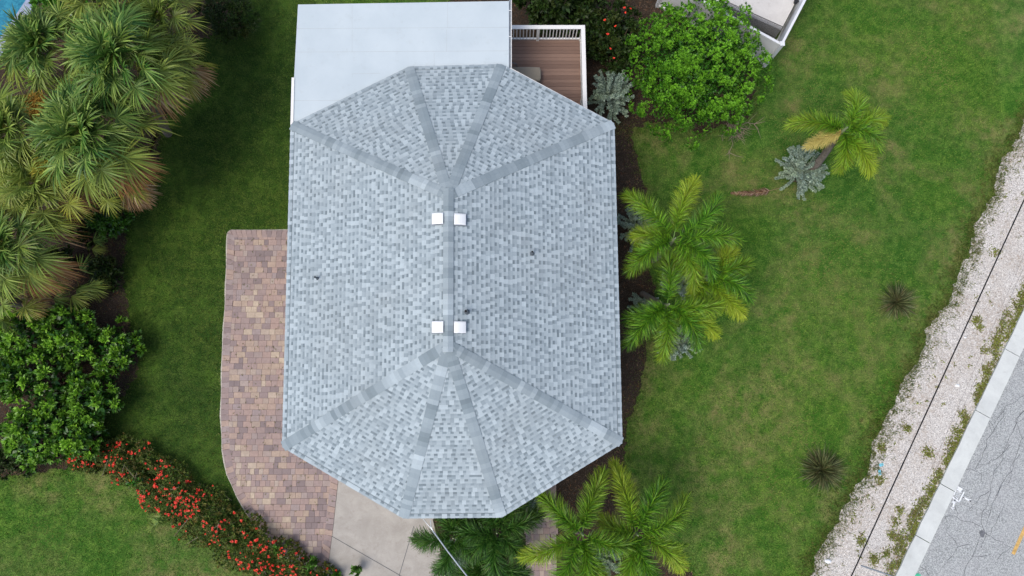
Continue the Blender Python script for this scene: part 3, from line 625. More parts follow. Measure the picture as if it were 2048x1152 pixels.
# ------------------------------------------------------------------ plants
def rand_dirs(n, zmin=-1):
    z = rng.uniform(zmin, 1, n); a = rng.uniform(0, 2*math.pi, n); r = np.sqrt(np.maximum(0, 1-z*z)); return np.stack([r*np.cos(a), r*np.sin(a), z], 1)
def perp(D):
    r = rng.normal(size=D.shape); return unit(r-D*np.sum(r*D, 1, keepdims=True))
LEAF = [.25, 1, .75, .08]
def tufts(b, C, A, nl, ll, lw, spread=.9, tint=0.0, prof=LEAF, mi=0, droop=.1):
    """nl leaves radiating round axis A at each tuft centre C"""
    n = len(C); Cc = np.repeat(C, nl, 0); Ax = np.repeat(A, nl, 0); pr = perp(Ax); sp = rng.uniform(.25, 1.25, len(Cc))*spread
    D = unit(Ax*np.cos(sp)[:, None]+pr*np.sin(sp)[:, None]); Sd = unit(np.cross(D, Ax)+rng.normal(0, .25, D.shape)); L = ll*rng.uniform(.65, 1.2, len(Cc))
    t = np.repeat(np.broadcast_to(tint, (n,)), nl)+rng.uniform(0, .12, len(Cc))
    b.strips(Cc-Ax*ll*.2*rng.uniform(-1, 1.5, (len(Cc), 1)), D, Sd, L, lw*rng.uniform(.8, 1.2, len(Cc)), L*droop, prof, np.clip(t, 0, 1), mi)
def shrub(name, label, cat, px, py, h, rx, ry, mat, nclump=26, ntuft=26, nl=11, ll=.12, lw=.045, crad=.3, group=None, seed_tint=0.05, up=.5, squash=.75, base_z=0.0, spread=.9, tip=0.0, yel=.04):
    """px, py = pixel of the crown centre at height h*.6; rx, ry = crown radii in metres"""
    c = P(px, py, base_z+h*.6); root = thing(name, label, cat, (c[0], c[1], base_z), group); C = np.array((c[0], c[1], base_z+h*.42)); R = np.array((rx, ry, h*.58))
    i = np.arange(nclump)+.5; z = 1-1.22*i/nclump; a = math.pi*(1+5**.5)*i; r = np.sqrt(np.maximum(0, 1-z*z)); cd = np.stack([r*np.cos(a), r*np.sin(a), z], 1)+rng.normal(0, .13, (nclump, 3)); cd /= np.maximum(1, np.linalg.norm(cd, axis=1)/1.03)[:, None]
    rad = rng.uniform(.6, 1.02, nclump); cc = C+cd*R*(rad-crad/ max(rx, ry)*.6)[:, None]; b = MB()
    for k in range(nclump):
        cr_ = crad*rng.uniform(.6, 1.3); m = max(5, int(ntuft*rng.uniform(.7, 1.3))); D = unit(rand_dirs(m, -.2)+unit(cd[k]*np.array((1, 1, .8)))*.8)
        T = cc[k]+D*cr_*rng.uniform(.55, 1.05, (m, 1))*np.array((1, 1, squash)); T[:, 2] = np.maximum(T[:, 2], base_z+.06)
        tt = seed_tint+(yel if rng.random() < .8 else .35)*rng.random()
        tufts(b, T, unit(D+np.array((0, 0, up))), nl, ll, lw, spread, np.clip(tt+tip*np.clip(D[:, 2]*1.9-.75, 0, 1)*rng.uniform(.35, 1, m)+rng.normal(0, .05, m), 0, 1))  # upward-facing tufts tinted lighter: new growth plus a highlight painted into the colour
    # inner leaves
    m = nclump*ntuft//2; D = rand_dirs(m, -.5); T = C+D*R*rng.uniform(.25, .72, (m, 1)); T[:, 2] = np.maximum(T[:, 2], base_z+.05); tufts(b, T, D, 6, ll*1.2, lw*1.5, 1.3, 0.0)
    b.build('foliage', mat, root); b = MB()
    for k in range(0, nclump, max(1, nclump//14)):
        e = cc[k]; q0 = np.array((c[0]+rng.normal(0, .06), c[1]+rng.normal(0, .06), base_z)); mid = q0+(e-q0)*.5+rng.normal(0, .06*h, 3); mid[2] = max(mid[2], base_z+.1)
        b.tube([q0, mid, e], [.018+.012*h, .014+.005*h, .006], 6)
    b.build('stem', 'bark2', root); return root

def fox_palm(label, px, py, z, fr, mat='fox', base=None, group='foxtail palms', dry=(), width=.44, trunk_r=.09, name='foxtail_palm'):
    cw = P(px, py, z); bs = P(*base, 0) if base else np.array((cw[0]+rng.normal(0, .12), cw[1]+rng.normal(0, .12), 0)); root = thing(name, label, 'palm tree', (bs[0], bs[1], 0), group)
    st = np.linspace(0, 1, 9); path = bs[None]*(1-st)[:, None]+(cw-np.array((0, 0, .35)))[None]*st[:, None]; path[:, :2] += np.outer(np.sin(st*math.pi)*.05, (1, -.6)); pts, rr = [], []
    for k in range(41):
        u = k/40; p = np.array([np.interp(u, st, path[:, j]) for j in range(3)]); pts.append(p); rr.append(trunk_r*(1.35-.45*u)*(1+(.07 if k % 2 else 0)))
    b = MB(); b.tube(pts, rr, 12); b.build('trunk', 'bark', root)
    b = MB(); b.tube([pts[-1]-np.array((0, 0, .05)), cw-np.array((0, 0, .1)), cw+np.array((0, 0, .35))], [trunk_r*.95, trunk_r*.75, .02], 10); b.build('crownshaft', 'foxstalk', root)
    for fi, f in enumerate(fr):
        tx, ty, tint = f[:3]; wsc = f[3] if len(f) > 3 else 1.0
        tz = z-.55-.5*tint if tint < .95 else z-1.2
        tip = P(tx, ty, tz); hv = tip-cw; hl = np.linalg.norm(hv[:2]); u = np.array((hv[0], hv[1], 0))/hl; n = 160; s = np.linspace(0, 1, n)
        rise = .55*(1-.5*tint)
        C = cw[None]+u[None]*(hl*.93*s)[:, None]; C[:, 2] += rise*np.sin(s*math.pi*.62)*hl*.55+(tz-z-rise*np.sin(math.pi*.62)*hl*.55)*s**2.2
        side = np.array((-u[1], u[0], 0)); C += side*(math.sin(fi*2.1)*.09*hl*np.sin(s*math.pi))[:, None]
        T = unit(np.gradient(C, axis=0)); b = MB(); b.tube(C[::6], np.linspace(.016, .004, len(C[::6])), 5, .1)
        lo = int(n*.1); k6 = 6
        Ci = np.repeat(C[lo:], k6, 0); Ti = np.repeat(T[lo:], k6, 0); si = np.repeat(s[lo:], k6)
        ang = np.tile(np.array([-80, -45, -12, 12, 45, 80])+0.0, n-lo)+rng.normal(0, 24, len(Ci)); sgn = np.tile([-1, -1, -1, 1, 1, 1], n-lo)
        el = np.radians(np.where(sgn > 0, 90-np.abs(ang), 90-np.abs(ang)))*np.tile([-.25, .5, .9, .9, .5, -.25], n-lo)
        up_ = unit(np.cross(Ti, side[None].repeat(len(Ti), 0))*1.0); up_[up_[:, 2] < 0] *= -1
        lat = side[None]*sgn[:, None]*np.cos(el)[:, None]+up_*np.sin(el)[:, None]
        fwd = rng.uniform(.2, .75, len(Ci))[:, None]+.6*(si**3)[:, None]
        D = unit(lat+Ti*fwd); env = np.sin(np.clip((si-.08)/1.0, 0, 1)*math.pi*.8+.42)**.6; L = width*wsc*np.maximum(.35, env)*rng.uniform(.6, 1.3, len(Ci))
        tt = np.clip((.8*tint**1.5*(.02+1.0*si) if tint < .95 else tint)+rng.normal(0, .08, len(Ci)), 0, 1)
        tv = np.clip(tt[:, None]+np.array([0, .04, .15])[None]*(tint+.2), 0, 1)
        b.strips(Ci, D, perp(D), L, .016, L*.2*rng.uniform(-.3, 2, len(Ci)), [.8, 1, .25], tv)
        o = b.build('frond', 'foxdry' if tint >= .95 else mat, root)
        if tint >= .95: o['label'] = 'dried yellow frond'
    return root
M['foxstalk'] = plain('green_crownshaft', (128, 140, 104), .5, .12, 6)

def fan(b, hub, ax, nrm, rad, tint, nseg=40, half=135, droop=.3, dead=False):
    a = np.radians(np.linspace(-half, half, nseg)+rng.normal(0, 2, nseg)); B = np.cross(nrm, ax); D = np.cos(a)[:, None]*ax+np.sin(a)[:, None]*B+nrm*(.22*np.abs(np.sin(a))+.05*rng.normal(size=nseg))[:, None]
    D = unit(D); L = rad*(.72+.28*np.cos(a*.7))*rng.uniform(.88, 1.05, nseg); Sd = unit(np.cross(D, nrm)+nrm*np.where(np.arange(nseg) % 2, .5, -.5)[:, None])
    P0 = hub[None]+ax*(.12*rad*np.cos(a*.5))[:, None]
    tv = np.clip(tint+np.array([0, 0, .08, .3])[None]*(.5+tint)+rng.normal(0, .05, (nseg, 1)), 0, 1)
    b.strips(P0, D, Sd, L, .062*rad, L*droop*rng.uniform(.3, 1.7, nseg), [.35, 1, .7, .08], tv, 0, [0, .4, .72, 1])
def sabal(label, px, py, z, R, nf=30, base=None, ttint=.1, dead=3, group='fan palms on the left', name='fan_palm', trunk_r=.15, dead_az=None, matn='sabal'):
    cw = P(px, py, z); bs = P(*base, 0) if base is not None else np.array((cw[0], cw[1], 0)); root = thing(name, label, 'palm tree', (bs[0], bs[1], 0), group)
    b = MB(); pts = [bs+(cw-bs)*u+np.array((0, 0, -.2*u)) for u in np.linspace(0, 1, 26)]; b.tube(pts, [trunk_r*(1+.1*(i % 2)) for i in range(26)], 12); b.build('trunk', 'bark', root)
    b = MB(); dd = MB(); ga = 2.39996
    for i in range(nf):
        u = (i+.5)/nf; el = R_(80-90*u**.85)+rng.normal(0, .06); az = i*ga+rng.normal(0, .12); h = np.array((math.cos(az), math.sin(az), 0)); ax = h*math.cos(el)+np.array((0, 0, 1))*math.sin(el)
        pet = R*(.25+.42*u)*rng.uniform(.75, 1.15); hub = cw+ax*pet; hub[2] -= .12*u*R
        ax2 = unit(h*math.cos(el-.25)+np.array((0, 0, 1))*math.sin(el-.25)); nrm = unit(np.cross(ax2, np.cross(np.array((0, 0, 1)), ax2)))
        nrm = unit(nrm*(1 if nrm[2] > 0 else -1)+rng.normal(0, .55, 3)); nrm = unit(nrm-ax2*(nrm @ ax2))
        b.tube([cw, cw+(hub-cw)*.6+np.array((0, 0, .04)), hub+ax2*.05], [.018, .014, .01], 5, .5)
        fan(b, hub, ax2, nrm, R*rng.uniform(.36, .47), ttint+rng.uniform(0, .3)**1.5+.35*u**4, droop=.25+.3*u)
    for i in range(max(1, int(dead*.6)) if dead else 0):
        az = (dead_az+rng.normal(0, .6)) if dead_az is not None else rng.uniform(0, 6.28); el = R_(-rng.uniform(20, 50)); h = np.array((math.cos(az), math.sin(az), 0)); ax = h*math.cos(el)+np.array((0, 0, math.sin(el)))
        hub = cw+ax*R*.45; nrm = unit(np.cross(ax, np.cross(np.array((0, 0, 1)), ax))); nrm = nrm*(1 if nrm[2] > 0 else -1)
        dd.tube([cw, hub], [.015, .01], 5, .3); fan(dd, hub, unit(ax-np.array((0, 0, .4))), nrm, R*.55, rng.uniform(0, .7), 34, 50, .5)
    b.build('crown', matn, root)
    if dead: dd.build('dead_frond', 'sabaldead', root)
    return root
def tassel(root, px, py, z, R, mat, name):
    c = P(px, py, z); b = MB(); n = 900; D = rand_dirs(n, -.1); C = c+D*R*rng.uniform(.2, 1, (n, 1))*np.array((1, 1, .45)); D2 = unit(rng.normal(size=(n, 3))+D*.5)
    b.strips(C, D2, perp(D2), .2, .018, .03, [1, .8, .3], rng.uniform(0, .4, n)); b.build(name, mat, root)

sabal('fan palm with small rounded crown leaning over the pool coping', 85, 92, 4.6, 1.75, 36, (60, 150), .0, 1, dead_az=-1)
s2 = sabal('largest blue-green fan palm, its bare trunk showing at the lawn edge', 235, 118, 5.2, 2.1, 44, (337, 268), .0, 3, dead_az=-.4)
s3 = sabal('blue-green fan palm with rust brown tips in the middle of the clump', 168, 268, 4.9, 2.15, 44, (205, 350), .0, 4, dead_az=-.5)
s4 = sabal('fan palm with an orange mass of seed stalks at the left picture edge', 22, 262, 4.7, 1.8, 34, (60, 330), .15, 1)
tassel(s4, 75, 212, 4.9, .42, 'orangemass', 'seed_stalk')
s5 = sabal('yellowish fan palm carrying a bright yellow flower cluster', 75, 365, 4.1, 1.65, 30, (130, 420), .25, 4, dead_az=-.7)
tassel(s5, 88, 335, 4.6, .38, 'fruit', 'flower_stalk')
sabal('fan palm with a grey dead skirt, lowest big one of the left clump', 12, 490, 4.0, 1.95, 34, (80, 520), .05, 6, dead_az=-.1)
sabal('fan palm cut by the top picture edge above the largest crown', 200, -25, 4.6, 1.8, 30, (230, 60), .2, 1)
sabal('low fan palm with ochre lower fronds under the top picture edge', 320, 35, 4.0, 1.5, 26, (350, 90), .15, 2, dead_az=-.5)
sabal('fan palm with pale straw dead fronds nearest the side lawn', 338, 125, 3.9, 1.3, 22, (356, 150), .25, 4, dead_az=-.25)
sabal('small fan palm between the yellowish one and the side lawn', 225, 350, 3.4, 1.35, 20, (240, 380), .3, 5, dead_az=-.6)
sabal('pale grey fan palm low at the left edge above the bushes', -5, 600, 3.0, 1.3, 14, None, .1, 5, dead_az=0)
def palmetto(label, px, py, z, R, nf, az0, matn='sabal'):
    cw = P(px, py, z*.4); root = thing('saw_palmetto', label, 'shrub', (cw[0], cw[1], 0), 'saw palmettos under the palms'); b = MB()
    for i in range(nf):
        az = az0+(i-(nf-1)/2)*.55+rng.normal(0, .15); el = R_(rng.uniform(15, 50)); h = np.array((math.cos(az), math.sin(az), 0)); ax = h*math.cos(el)+np.array((0, 0, math.sin(el))); hub = cw+ax*R*rng.uniform(.7, 1.1)
        nrm = unit(np.cross(ax, np.cross(np.array((0, 0, 1)), ax))); nrm = nrm*(1 if nrm[2] > 0 else -1); b.tube([np.array((cw[0], cw[1], 0)), cw+(hub-cw)*.7+np.array((0, 0, .08)), hub], [.014, .01, .008], 5, .3)
        fan(b, hub, unit(h), unit(nrm+rng.normal(0, .2, 3)), R*.75, rng.uniform(.05, .45), 26, 60, .25)
    b.build('frond', matn, root); return root
palmetto('saw palmetto with three drooping fans at the side lawn edge', 140, 570, 1.4, .95, 4, -.1)
palmetto('darker saw palmetto just above the broad-leaved bushes', 75, 590, 1.6, .9, 4, .1)
palmetto('small saw palmetto fan under the pale green shrub', 165, 500, 1.0, .7, 2, .1)

GB = 'glossy bushes at the lower left'
for lab, px, py, h, r, sh, n, cl in (
    ('glossy bush with yellow-green leaf tips at the left edge below the palms', 45, 665, 2.4, 1.35, .05, 20, .3), ('glossy bush with bright tips left of the thin twiggy one', 130, 670, 2.3, 1.1, .08, 18, .28),
    ('loose airy bush reaching furthest over the side lawn', 225, 700, 1.7, 1.05, .0, 16, .22), ('dark bush in the gap around brown dead fronds', 90, 770, 1.9, 1.4, -.02, 16, .28),
    ('leafy bush above the start of the red hedge', 175, 800, 2.1, 1.15, .0, 20, .28), ('wide glossy bush with lime tips at the bottom of the left clump', 60, 865, 2.3, 1.5, .05, 24, .32),
    ('glossy bush touching the red hedge at its upper end', 150, 870, 2.1, 1.0, .04, 18, .28)):
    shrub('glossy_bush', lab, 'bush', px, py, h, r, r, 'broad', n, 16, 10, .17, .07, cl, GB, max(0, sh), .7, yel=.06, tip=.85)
shrub('dark_bush', 'low dark bush at the left edge where the front lawn begins', 'bush', 20, 925, 1.2, 1.3, .5, 'deep', 14, 18, 9, .12, .05, .25)
shrub('dark_bush', 'dark green needle-leaved bush at the top by the side lawn', 'bush', 450, 22, 2.2, 1.25, 1.2, 'deep', 30, 26, 10, .13, .02, .3, squash=.9)
shrub('leafy_shrub', 'fresh green shrub between the palms and the side lawn', 'shrub', 212, 440, 1.6, .95, .75, 'broad', 18, 18, 9, .13, .05, .24)
shrub('leafy_shrub', 'dim green shrub in shade left of the saw palmetto', 'shrub', 110, 520, 1.3, .9, .6, 'deep', 12, 14, 9, .14, .055, .24)
shrub('leafy_shrub', 'dim understory shrub beneath the big dead palm skirt', 'shrub', 150, 452, 1.5, .8, .7, 'deep', 14, 16, 9, .14, .055, .24)
shrub('leafy_shrub', 'mid-green shrub right of the three saw palmetto fans', 'shrub', 205, 545, 1.1, .6, .7, 'deep', 14, 16, 9, .13, .05, .22)
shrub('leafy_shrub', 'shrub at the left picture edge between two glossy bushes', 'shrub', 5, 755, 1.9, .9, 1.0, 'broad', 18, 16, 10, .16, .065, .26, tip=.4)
shrub('leafy_shrub', 'small low shrub in the shade beside the fan palm tips', 'shrub', 262, 392, .7, .6, .4, 'deep', 10, 14, 8, .1, .04, .2)
ws = shrub('flowering_shrub', 'bright green shrub with white blossoms at the pool corner', 'shrub', 125, 15, 2.6, 1.3, 1.0, 'bright', 20, 20, 10, .14, .05, .3)
b = MB(); C = np.array([P(x, y, 2.9) for x, y in ((148, 14), (155, 20), (140, 32), (152, 8), (82, 118), (90, 116), (163, 3))]); tufts(b, C, np.tile((0, 0, 1.), (len(C), 1)), 10, .1, .05, 1.1); b.build('blossom', 'whitepetal', ws)

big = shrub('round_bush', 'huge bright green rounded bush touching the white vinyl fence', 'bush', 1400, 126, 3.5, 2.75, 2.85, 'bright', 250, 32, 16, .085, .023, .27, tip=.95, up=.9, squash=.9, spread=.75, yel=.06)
shrub('dark_bush', 'large-leaved dark bush behind the deck railing', 'bush', 1120, -5, 2.5, 1.9, 1.25, 'deep', 44, 16, 9, .18, .085, .3, up=.3)
shrub('dark_bush', 'shaded bush under the deck corner beside the red flowers', 'bush', 1195, 65, 1.7, 1.05, 1.1, 'deep', 26, 18, 9, .13, .06, .25)
hb = shrub('hibiscus', 'dark bush dotted with red hibiscus flowers behind the round bush', 'bush', 1242, 72, 2.2, 1.05, 1.6, 'deep', 34, 18, 9, .12, .06, .26, up=.4)
for x, y in ((1231, 52), (1262, 17), (1249, 16), (1215, 68), (1222, 97), (1228, 116), (1250, 26), (1210, 40)):
    b = MB(); tufts(b, P(x, y, 2.1)[None], np.array([[0, 0, 1.]]), 9, .06, .045, 1.2); b.build('blossom', 'red', hb)

SG = 'silver-leaved shrubs'
def silver(label, px, py, h, rx, ry, nb=46):
    """long upswept wands clothed in small silver leaves"""
    c = P(px, py, h*.5); root = thing('silver_shrub', label, 'shrub', (c[0], c[1], 0), SG); b = MB(); t = MB()
    for i in range(int(nb*1.15)):
        az = rng.uniform(0, 6.283); rr = math.sqrt(rng.uniform(.05, 1)); e = np.array((c[0]+1.12*rx*rr*math.cos(az), c[1]+1.12*ry*rr*math.sin(az), h*(1.02-.62*rr**1.5)*rng.uniform(.85, 1.1)))
        b0 = np.array((c[0]+rx*rng.normal(0, .14), c[1]+ry*rng.normal(0, .14), 0.05)); mid = b0*.45+e*.55+np.array((rng.normal(0, .1), rng.normal(0, .1), .22*h)); s = np.linspace(0, 1, 10)[:, None]; C = b0*(1-s)**2+2*mid*s*(1-s)+e*s*s
        t.tube(C, np.linspace(.014, .003, 10), 4); n = 80; s2 = np.linspace(.22, 1, n); Q = np.stack([np.interp(s2, s[:, 0], C[:, j]) for j in range(3)], 1); T = unit(np.gradient(Q, axis=0))
        Q = np.repeat(Q, 7, 0); T = np.repeat(T, 7, 0); D = unit(perp(T)+T*.55); L = rng.uniform(.03, .085, len(Q)); b.strips(Q+perp(T)*.02, D, perp(D), L, .024, L*.1, LEAF, rng.uniform(0, .12, len(Q)))
    b.build('foliage', 'silver', root); t.build('stem', 'bark2', root); return root
silver('silver-leaved shrub against the white deck railing and roof corner', 1224, 188, 1.7, .88, 1.1, 62)
silver('silver-leaved shrub standing alone on the lawn by the leaning palm trunk', 1606, 340, 1.5, .92, 1.0, 70)
silver('silver shrub by the eave under the uppermost fronds of the palm group', 1278, 455, 1.3, .8, .85, 46)
silver('silver shrub in the middle of the palm group, mostly under fronds', 1372, 560, 1.2, .85, .9, 46)
silver('silver shrub peeping out below the palm group', 1358, 685, 1.1, .85, .6, 46)
silver('small silver shrub near the house wall in the palm group', 1288, 615, 1.0, .55, .6, 26)
silver('silver shrub under the bright palms at the bottom', 1200, 1120, 1.1, .8, .6, 40)
silver('dull silver shrub under the lower right eave beside the paved path', 1055, 1005, 1.2, .7, .5, 30)
silver('silver shrub between the concrete drive and the dark palms', 925, 1100, 1.0, .75, .8, 40)
silver('small silver tuft at the concrete edge among the dark palms', 905, 1135, .8, .5, .5, 22)

fox_palm('palm standing alone on the lawn, grey trunk leaning over the silver shrub', 1685, 262, 4.0, [(1574, 246, .5), (1628, 238, .15, .8), (1701, 182, .5), (1772, 236, .62), (1762, 302, .25), (1748, 350, .75), (1680, 345, .5), (1612, 292, .97, .75)], base=(1612, 352), group=None, trunk_r=.11)
fox_palm('tallest palm of the group by the right eave, fronds fanning all round', 1346, 480, 4.3, [(1245, 382, .42), (1396, 350, .8), (1444, 385, .12), (1490, 478, .25), (1432, 560, .08), (1252, 548, .3), (1262, 470, .55), (1390, 590, .5)], base=(1306, 520))
fox_palm('lower palm on the lawn side of the group with ochre old fronds', 1412, 556, 3.4, [(1506, 524, .35), (1505, 604, .08), (1492, 634, .85), (1470, 492, .9), (1350, 520, .5), (1385, 625, .6)], base=(1385, 575))
fox_palm('palm at the house side of the group, its dark trunk base in mulch', 1334, 610, 3.9, [(1334, 500, .3), (1246, 640, .12), (1250, 698, .2), (1324, 724, .42), (1400, 702, .1), (1455, 606, .5), (1440, 672, .78)], base=(1285, 588))
fox_palm('brightest yellow-green palm at the bottom beside the paved path', 1164, 1066, 4.2, [(1078, 985, .35), (1212, 936, .5), (1284, 1080, .35), (1036, 1118, .62), (1150, 1190, .3), (1215, 1170, .45), (1090, 1200, .3)], base=(1150, 1060))
fox_palm('palm at the bottom with one narrow unopened frond pointing right', 1272, 1066, 3.7, [(1226, 918, .72), (1334, 955, .15), (1380, 990, .42), (1384, 1092, .4, .3), (1372, 1145, .7), (1318, 1175, .12), (1240, 1180, .4), (1200, 1040, .6)], base=(1262, 1072))
DG = 'dark palms below the bottom eave'
fox_palm('dark palm nearest the paved path, under the bottom eave', 994, 1062, 3.0, [(1090, 1022, .2), (905, 1046, .05), (1000, 1165, .05), (1062, 1118, .2), (1058, 985, .3), (950, 980, .1), (930, 1110, .05)], 'foxdark', group=DG, width=.46, trunk_r=.06)
fox_palm('dark palm beside the concrete drive crossed by the white wire', 908, 1072, 2.7, [(824, 1078, .15), (872, 1150, .02), (882, 1010, .15), (975, 1120, .08), (935, 1000, .15), (965, 1040, .1)], 'foxdark', group=DG, width=.44, trunk_r=.06)
fox_palm('dark palm at the bottom picture edge between the drive and path', 972, 1132, 2.4, [(905, 1155, .05), (1060, 1150, .1), (925, 1190, .05), (1010, 1200, .1), (1040, 1070, .3), (930, 1080, .2)], 'foxdark', group=DG, width=.44, trunk_r=.06)

# hedge with red blossoms
hpx = [(128, 918), (190, 915), (245, 918), (300, 958), (350, 1000), (400, 1038), (450, 1070), (500, 1105), (550, 1135), (610, 1160), (660, 1190)]; hw = [.25, .65, .82, .88, .92, .95, .98, .94, .88, .75, .55]
hp = np.array([P(x, y, .6) for x, y in hpx]); hl_ = np.concatenate([[0], np.cumsum(np.linalg.norm(np.diff(hp, axis=0), axis=1))]); HL = hl_[-1]
hroot = thing('flowering_hedge', 'long hedge covered in red blossoms between the side and front lawns', 'hedge', (hp[5][0], hp[5][1], 0))
def hpoint(s, o): p = np.array([np.interp(s, hl_, hp[:, j]) for j in range(3)]); q = np.array([np.interp(s+.05, hl_, hp[:, j]) for j in range(3)])-np.array([np.interp(s-.05, hl_, hp[:, j]) for j in range(3)]); q = unit(q); return p+np.array((-q[1], q[0], 0))*o
b = MB(); n = 4200; SS = rng.uniform(0, HL, n); OO = rng.uniform(-1, 1, n); hmax = 1.05
lump = lambda s, o: .72+.28*math.sin(s*2.3+o*2)*math.cos(s*1.1-o*3)
T = []; A_ = []; HT = []
for s_, o_ in zip(SS, OO):
    w_ = np.interp(s_, hl_, hw)*(1+.15*math.sin(s_*3.7)); q = hpoint(s_, o_*w_); top = hmax*lump(s_, o_)*(1-.55*abs(o_)**2.5)*min(1, w_/.6+.2); u = rng.random()**.4; q[2] = max(.08, top*u+rng.normal(0, .05))
    T.append(q); A_.append((o_*.6*rng.normal(1, .3), rng.normal(0, .4), 1)); HT.append(.5*rng.random()**3)
T = np.array(T); A_ = unit(np.array(A_)); tufts(b, T, A_, 10, .1, .036, 1.1, np.array(HT)); b.build('foliage', 'hedge', hroot)
b = MB()
for k in range(60): q = T[rng.integers(n)].copy(); q0 = hpoint(rng.uniform(0, HL), 0); q0 = q+rng.normal(0, .2, 3); q0[2] = 0; b.tube([q0, q], [.012, .005], 4)
for k in range(14): q = hpoint(rng.uniform(1, HL-1), rng.uniform(-.4, .4)); q[2] = 1.0; d = rng.normal(0, .3, 3); d[2] = .1; b.tube([q, q+d], [.008, .003], 4)
b.build('stem', 'twig', hroot)
fb = MB(); tufts(fb, np.zeros((3, 3))+rng.normal(0, .012, (3, 3)), unit(np.array([[.2, 0, 1.], [-.2, .2, 1], [0, -.2, 1]])), 8, .042, .03, 1.25, droop=.3); fbo = fb.build('blossom', 'red', None); nb = 0; rest = MB()
for k in range(620):
    s_ = rng.uniform(.1, HL)
    if math.sin(s_*2.9+rng.normal(0, .3))*math.sin(s_*1.3+1) < -.1 and rng.random() < .75: continue
    o_ = rng.normal(.1, .55); 
    if abs(o_) > 1.05: continue
    w_ = np.interp(s_, hl_, hw)*(1+.15*math.sin(s_*3.7)); q = hpoint(s_, o_*w_); q[2] = hmax*lump(s_, o_)*(1-.55*abs(o_)**2.5)*min(1, w_/.6+.2)+.05; sc = rng.uniform(.5, 1.5)
    if nb < 100:
        o = fbo.copy(); COL.objects.link(o); o.parent = hroot; o.location = tuple(q-np.array(hroot['_o'])); o.scale = (sc,)*3; o.rotation_euler = (rng.normal(0, .3), rng.normal(0, .3), rng.uniform(0, 6)); nb += 1
    else: tufts(rest, q+rng.normal(0, .012, (3, 3)), unit(np.array([[.2, 0, 1.], [-.2, .2, 1], [0, -.2, 1]])), 8, .042*sc, .03*sc, 1.25, droop=.3)
structure(rest.build('blossoms', 'red', hroot), 'stuff'); bpy.data.objects.remove(fbo)

# spiky grass clumps
for lab, px, py, R, n in (('dark spiky grass clump on the lawn beside the gravel, smaller and higher one', 1800, 603, .78, 900), ('round dark spiky grass clump on the lower lawn, the larger one', 1650, 942, .9, 1300)):
    c = P(px, py, .3); c[2] = 0; b = MB(); az = rng.uniform(0, 6.28, n); el = np.radians(rng.uniform(12, 80, n)); D = np.stack([np.cos(az)*np.cos(el), np.sin(az)*np.cos(el), np.sin(el)], 1)
    C = c+np.stack([np.cos(az), np.sin(az), 0*az], 1)*(R*.25*rng.random(n))[:, None]; L = R*rng.uniform(.7, 1.15, n); b.strips(C, D, perp(D)*.5+np.stack([-np.sin(az), np.cos(az), 0*az], 1)*.5, L, .022, L*.42*rng.uniform(.3, 1.6, n), [.8, 1, .8, .1], np.clip(rng.beta(1, 6, n)*1.1, 0, 1))
    if px == 1800: tt = None
    tag(b.build('grass_clump', 'reed'), lab, 'ornamental grass', 'spiky grass clumps')
# fallen frond and twigs
c = P(1560, 376, .05); e = P(1462, 386, .04); fo = thing('fallen_frond', 'dry reddish palm frond lying on the lawn beside the silver shrub', 'palm frond', (c[0], c[1], 0)); b = MB(); s = np.linspace(0, 1, 90)
C = c*(1-s)[:, None]+e*s[:, None]; C[:, 1] -= .12*np.sin(s*math.pi); C[:, 2] = .06+.08*np.sin(s*math.pi); b.tube(C[::6], .012, 5, .2); T = unit(np.gradient(C, axis=0)); lo = 20; Q = np.repeat(C[lo:], 4, 0); T = np.repeat(T[lo:], 4, 0)
sd = np.tile([-1., 1, -1, 1], 70)[:, None]*np.array((-(e-c)[1], (e-c)[0], 0))/np.linalg.norm(e-c); D = unit(sd+T*1.1+np.abs(rng.normal(0, .35, (280, 1)))*np.array((0, 0, 1))); b.strips(Q, D, perp(D), .3*(1.02-np.repeat(s[lo:], 4))**.5*rng.uniform(.5, 1.2, 280), .026, .03, [1, .8, .2], np.zeros(280)); b.build('leaflets', 'foxdry', fo)
c = P(1470, 262, .2); tw = MB()
for k in range(52):
    a = c+np.array((rng.normal(0, .12), rng.normal(.15, .12), 0)); a[2] = .05; az = rng.uniform(-2.6, -.2) if k > 16 else rng.uniform(0, 6.28); L = rng.uniform(.25, .75); e = a+L*np.array((math.cos(az), math.sin(az), rng.uniform(.1, .8))); m = (a+e)/2+rng.normal(0, .05, 3); tw.tube([a, m, e], [.014, .009, .003], 4)
    for j in range(2): d = rng.normal(0, .16, 3); tw.tube([m, m+d], [.006, .002], 3)
for x, y in ((1458, 305), (1508, 248)):
    a = P(x, y, .1); 
    for k in range(5): d = rng.normal(0, .3, 3); d[2] = abs(d[2]); tw.tube([a, a+d*.5+rng.normal(0, .03, 3), a+d], [.012, .008, .003], 4)
tag(tw.build('dead_twigs', 'twig'), 'bare dead twigs at the lower edge of the round bush', 'twigs')

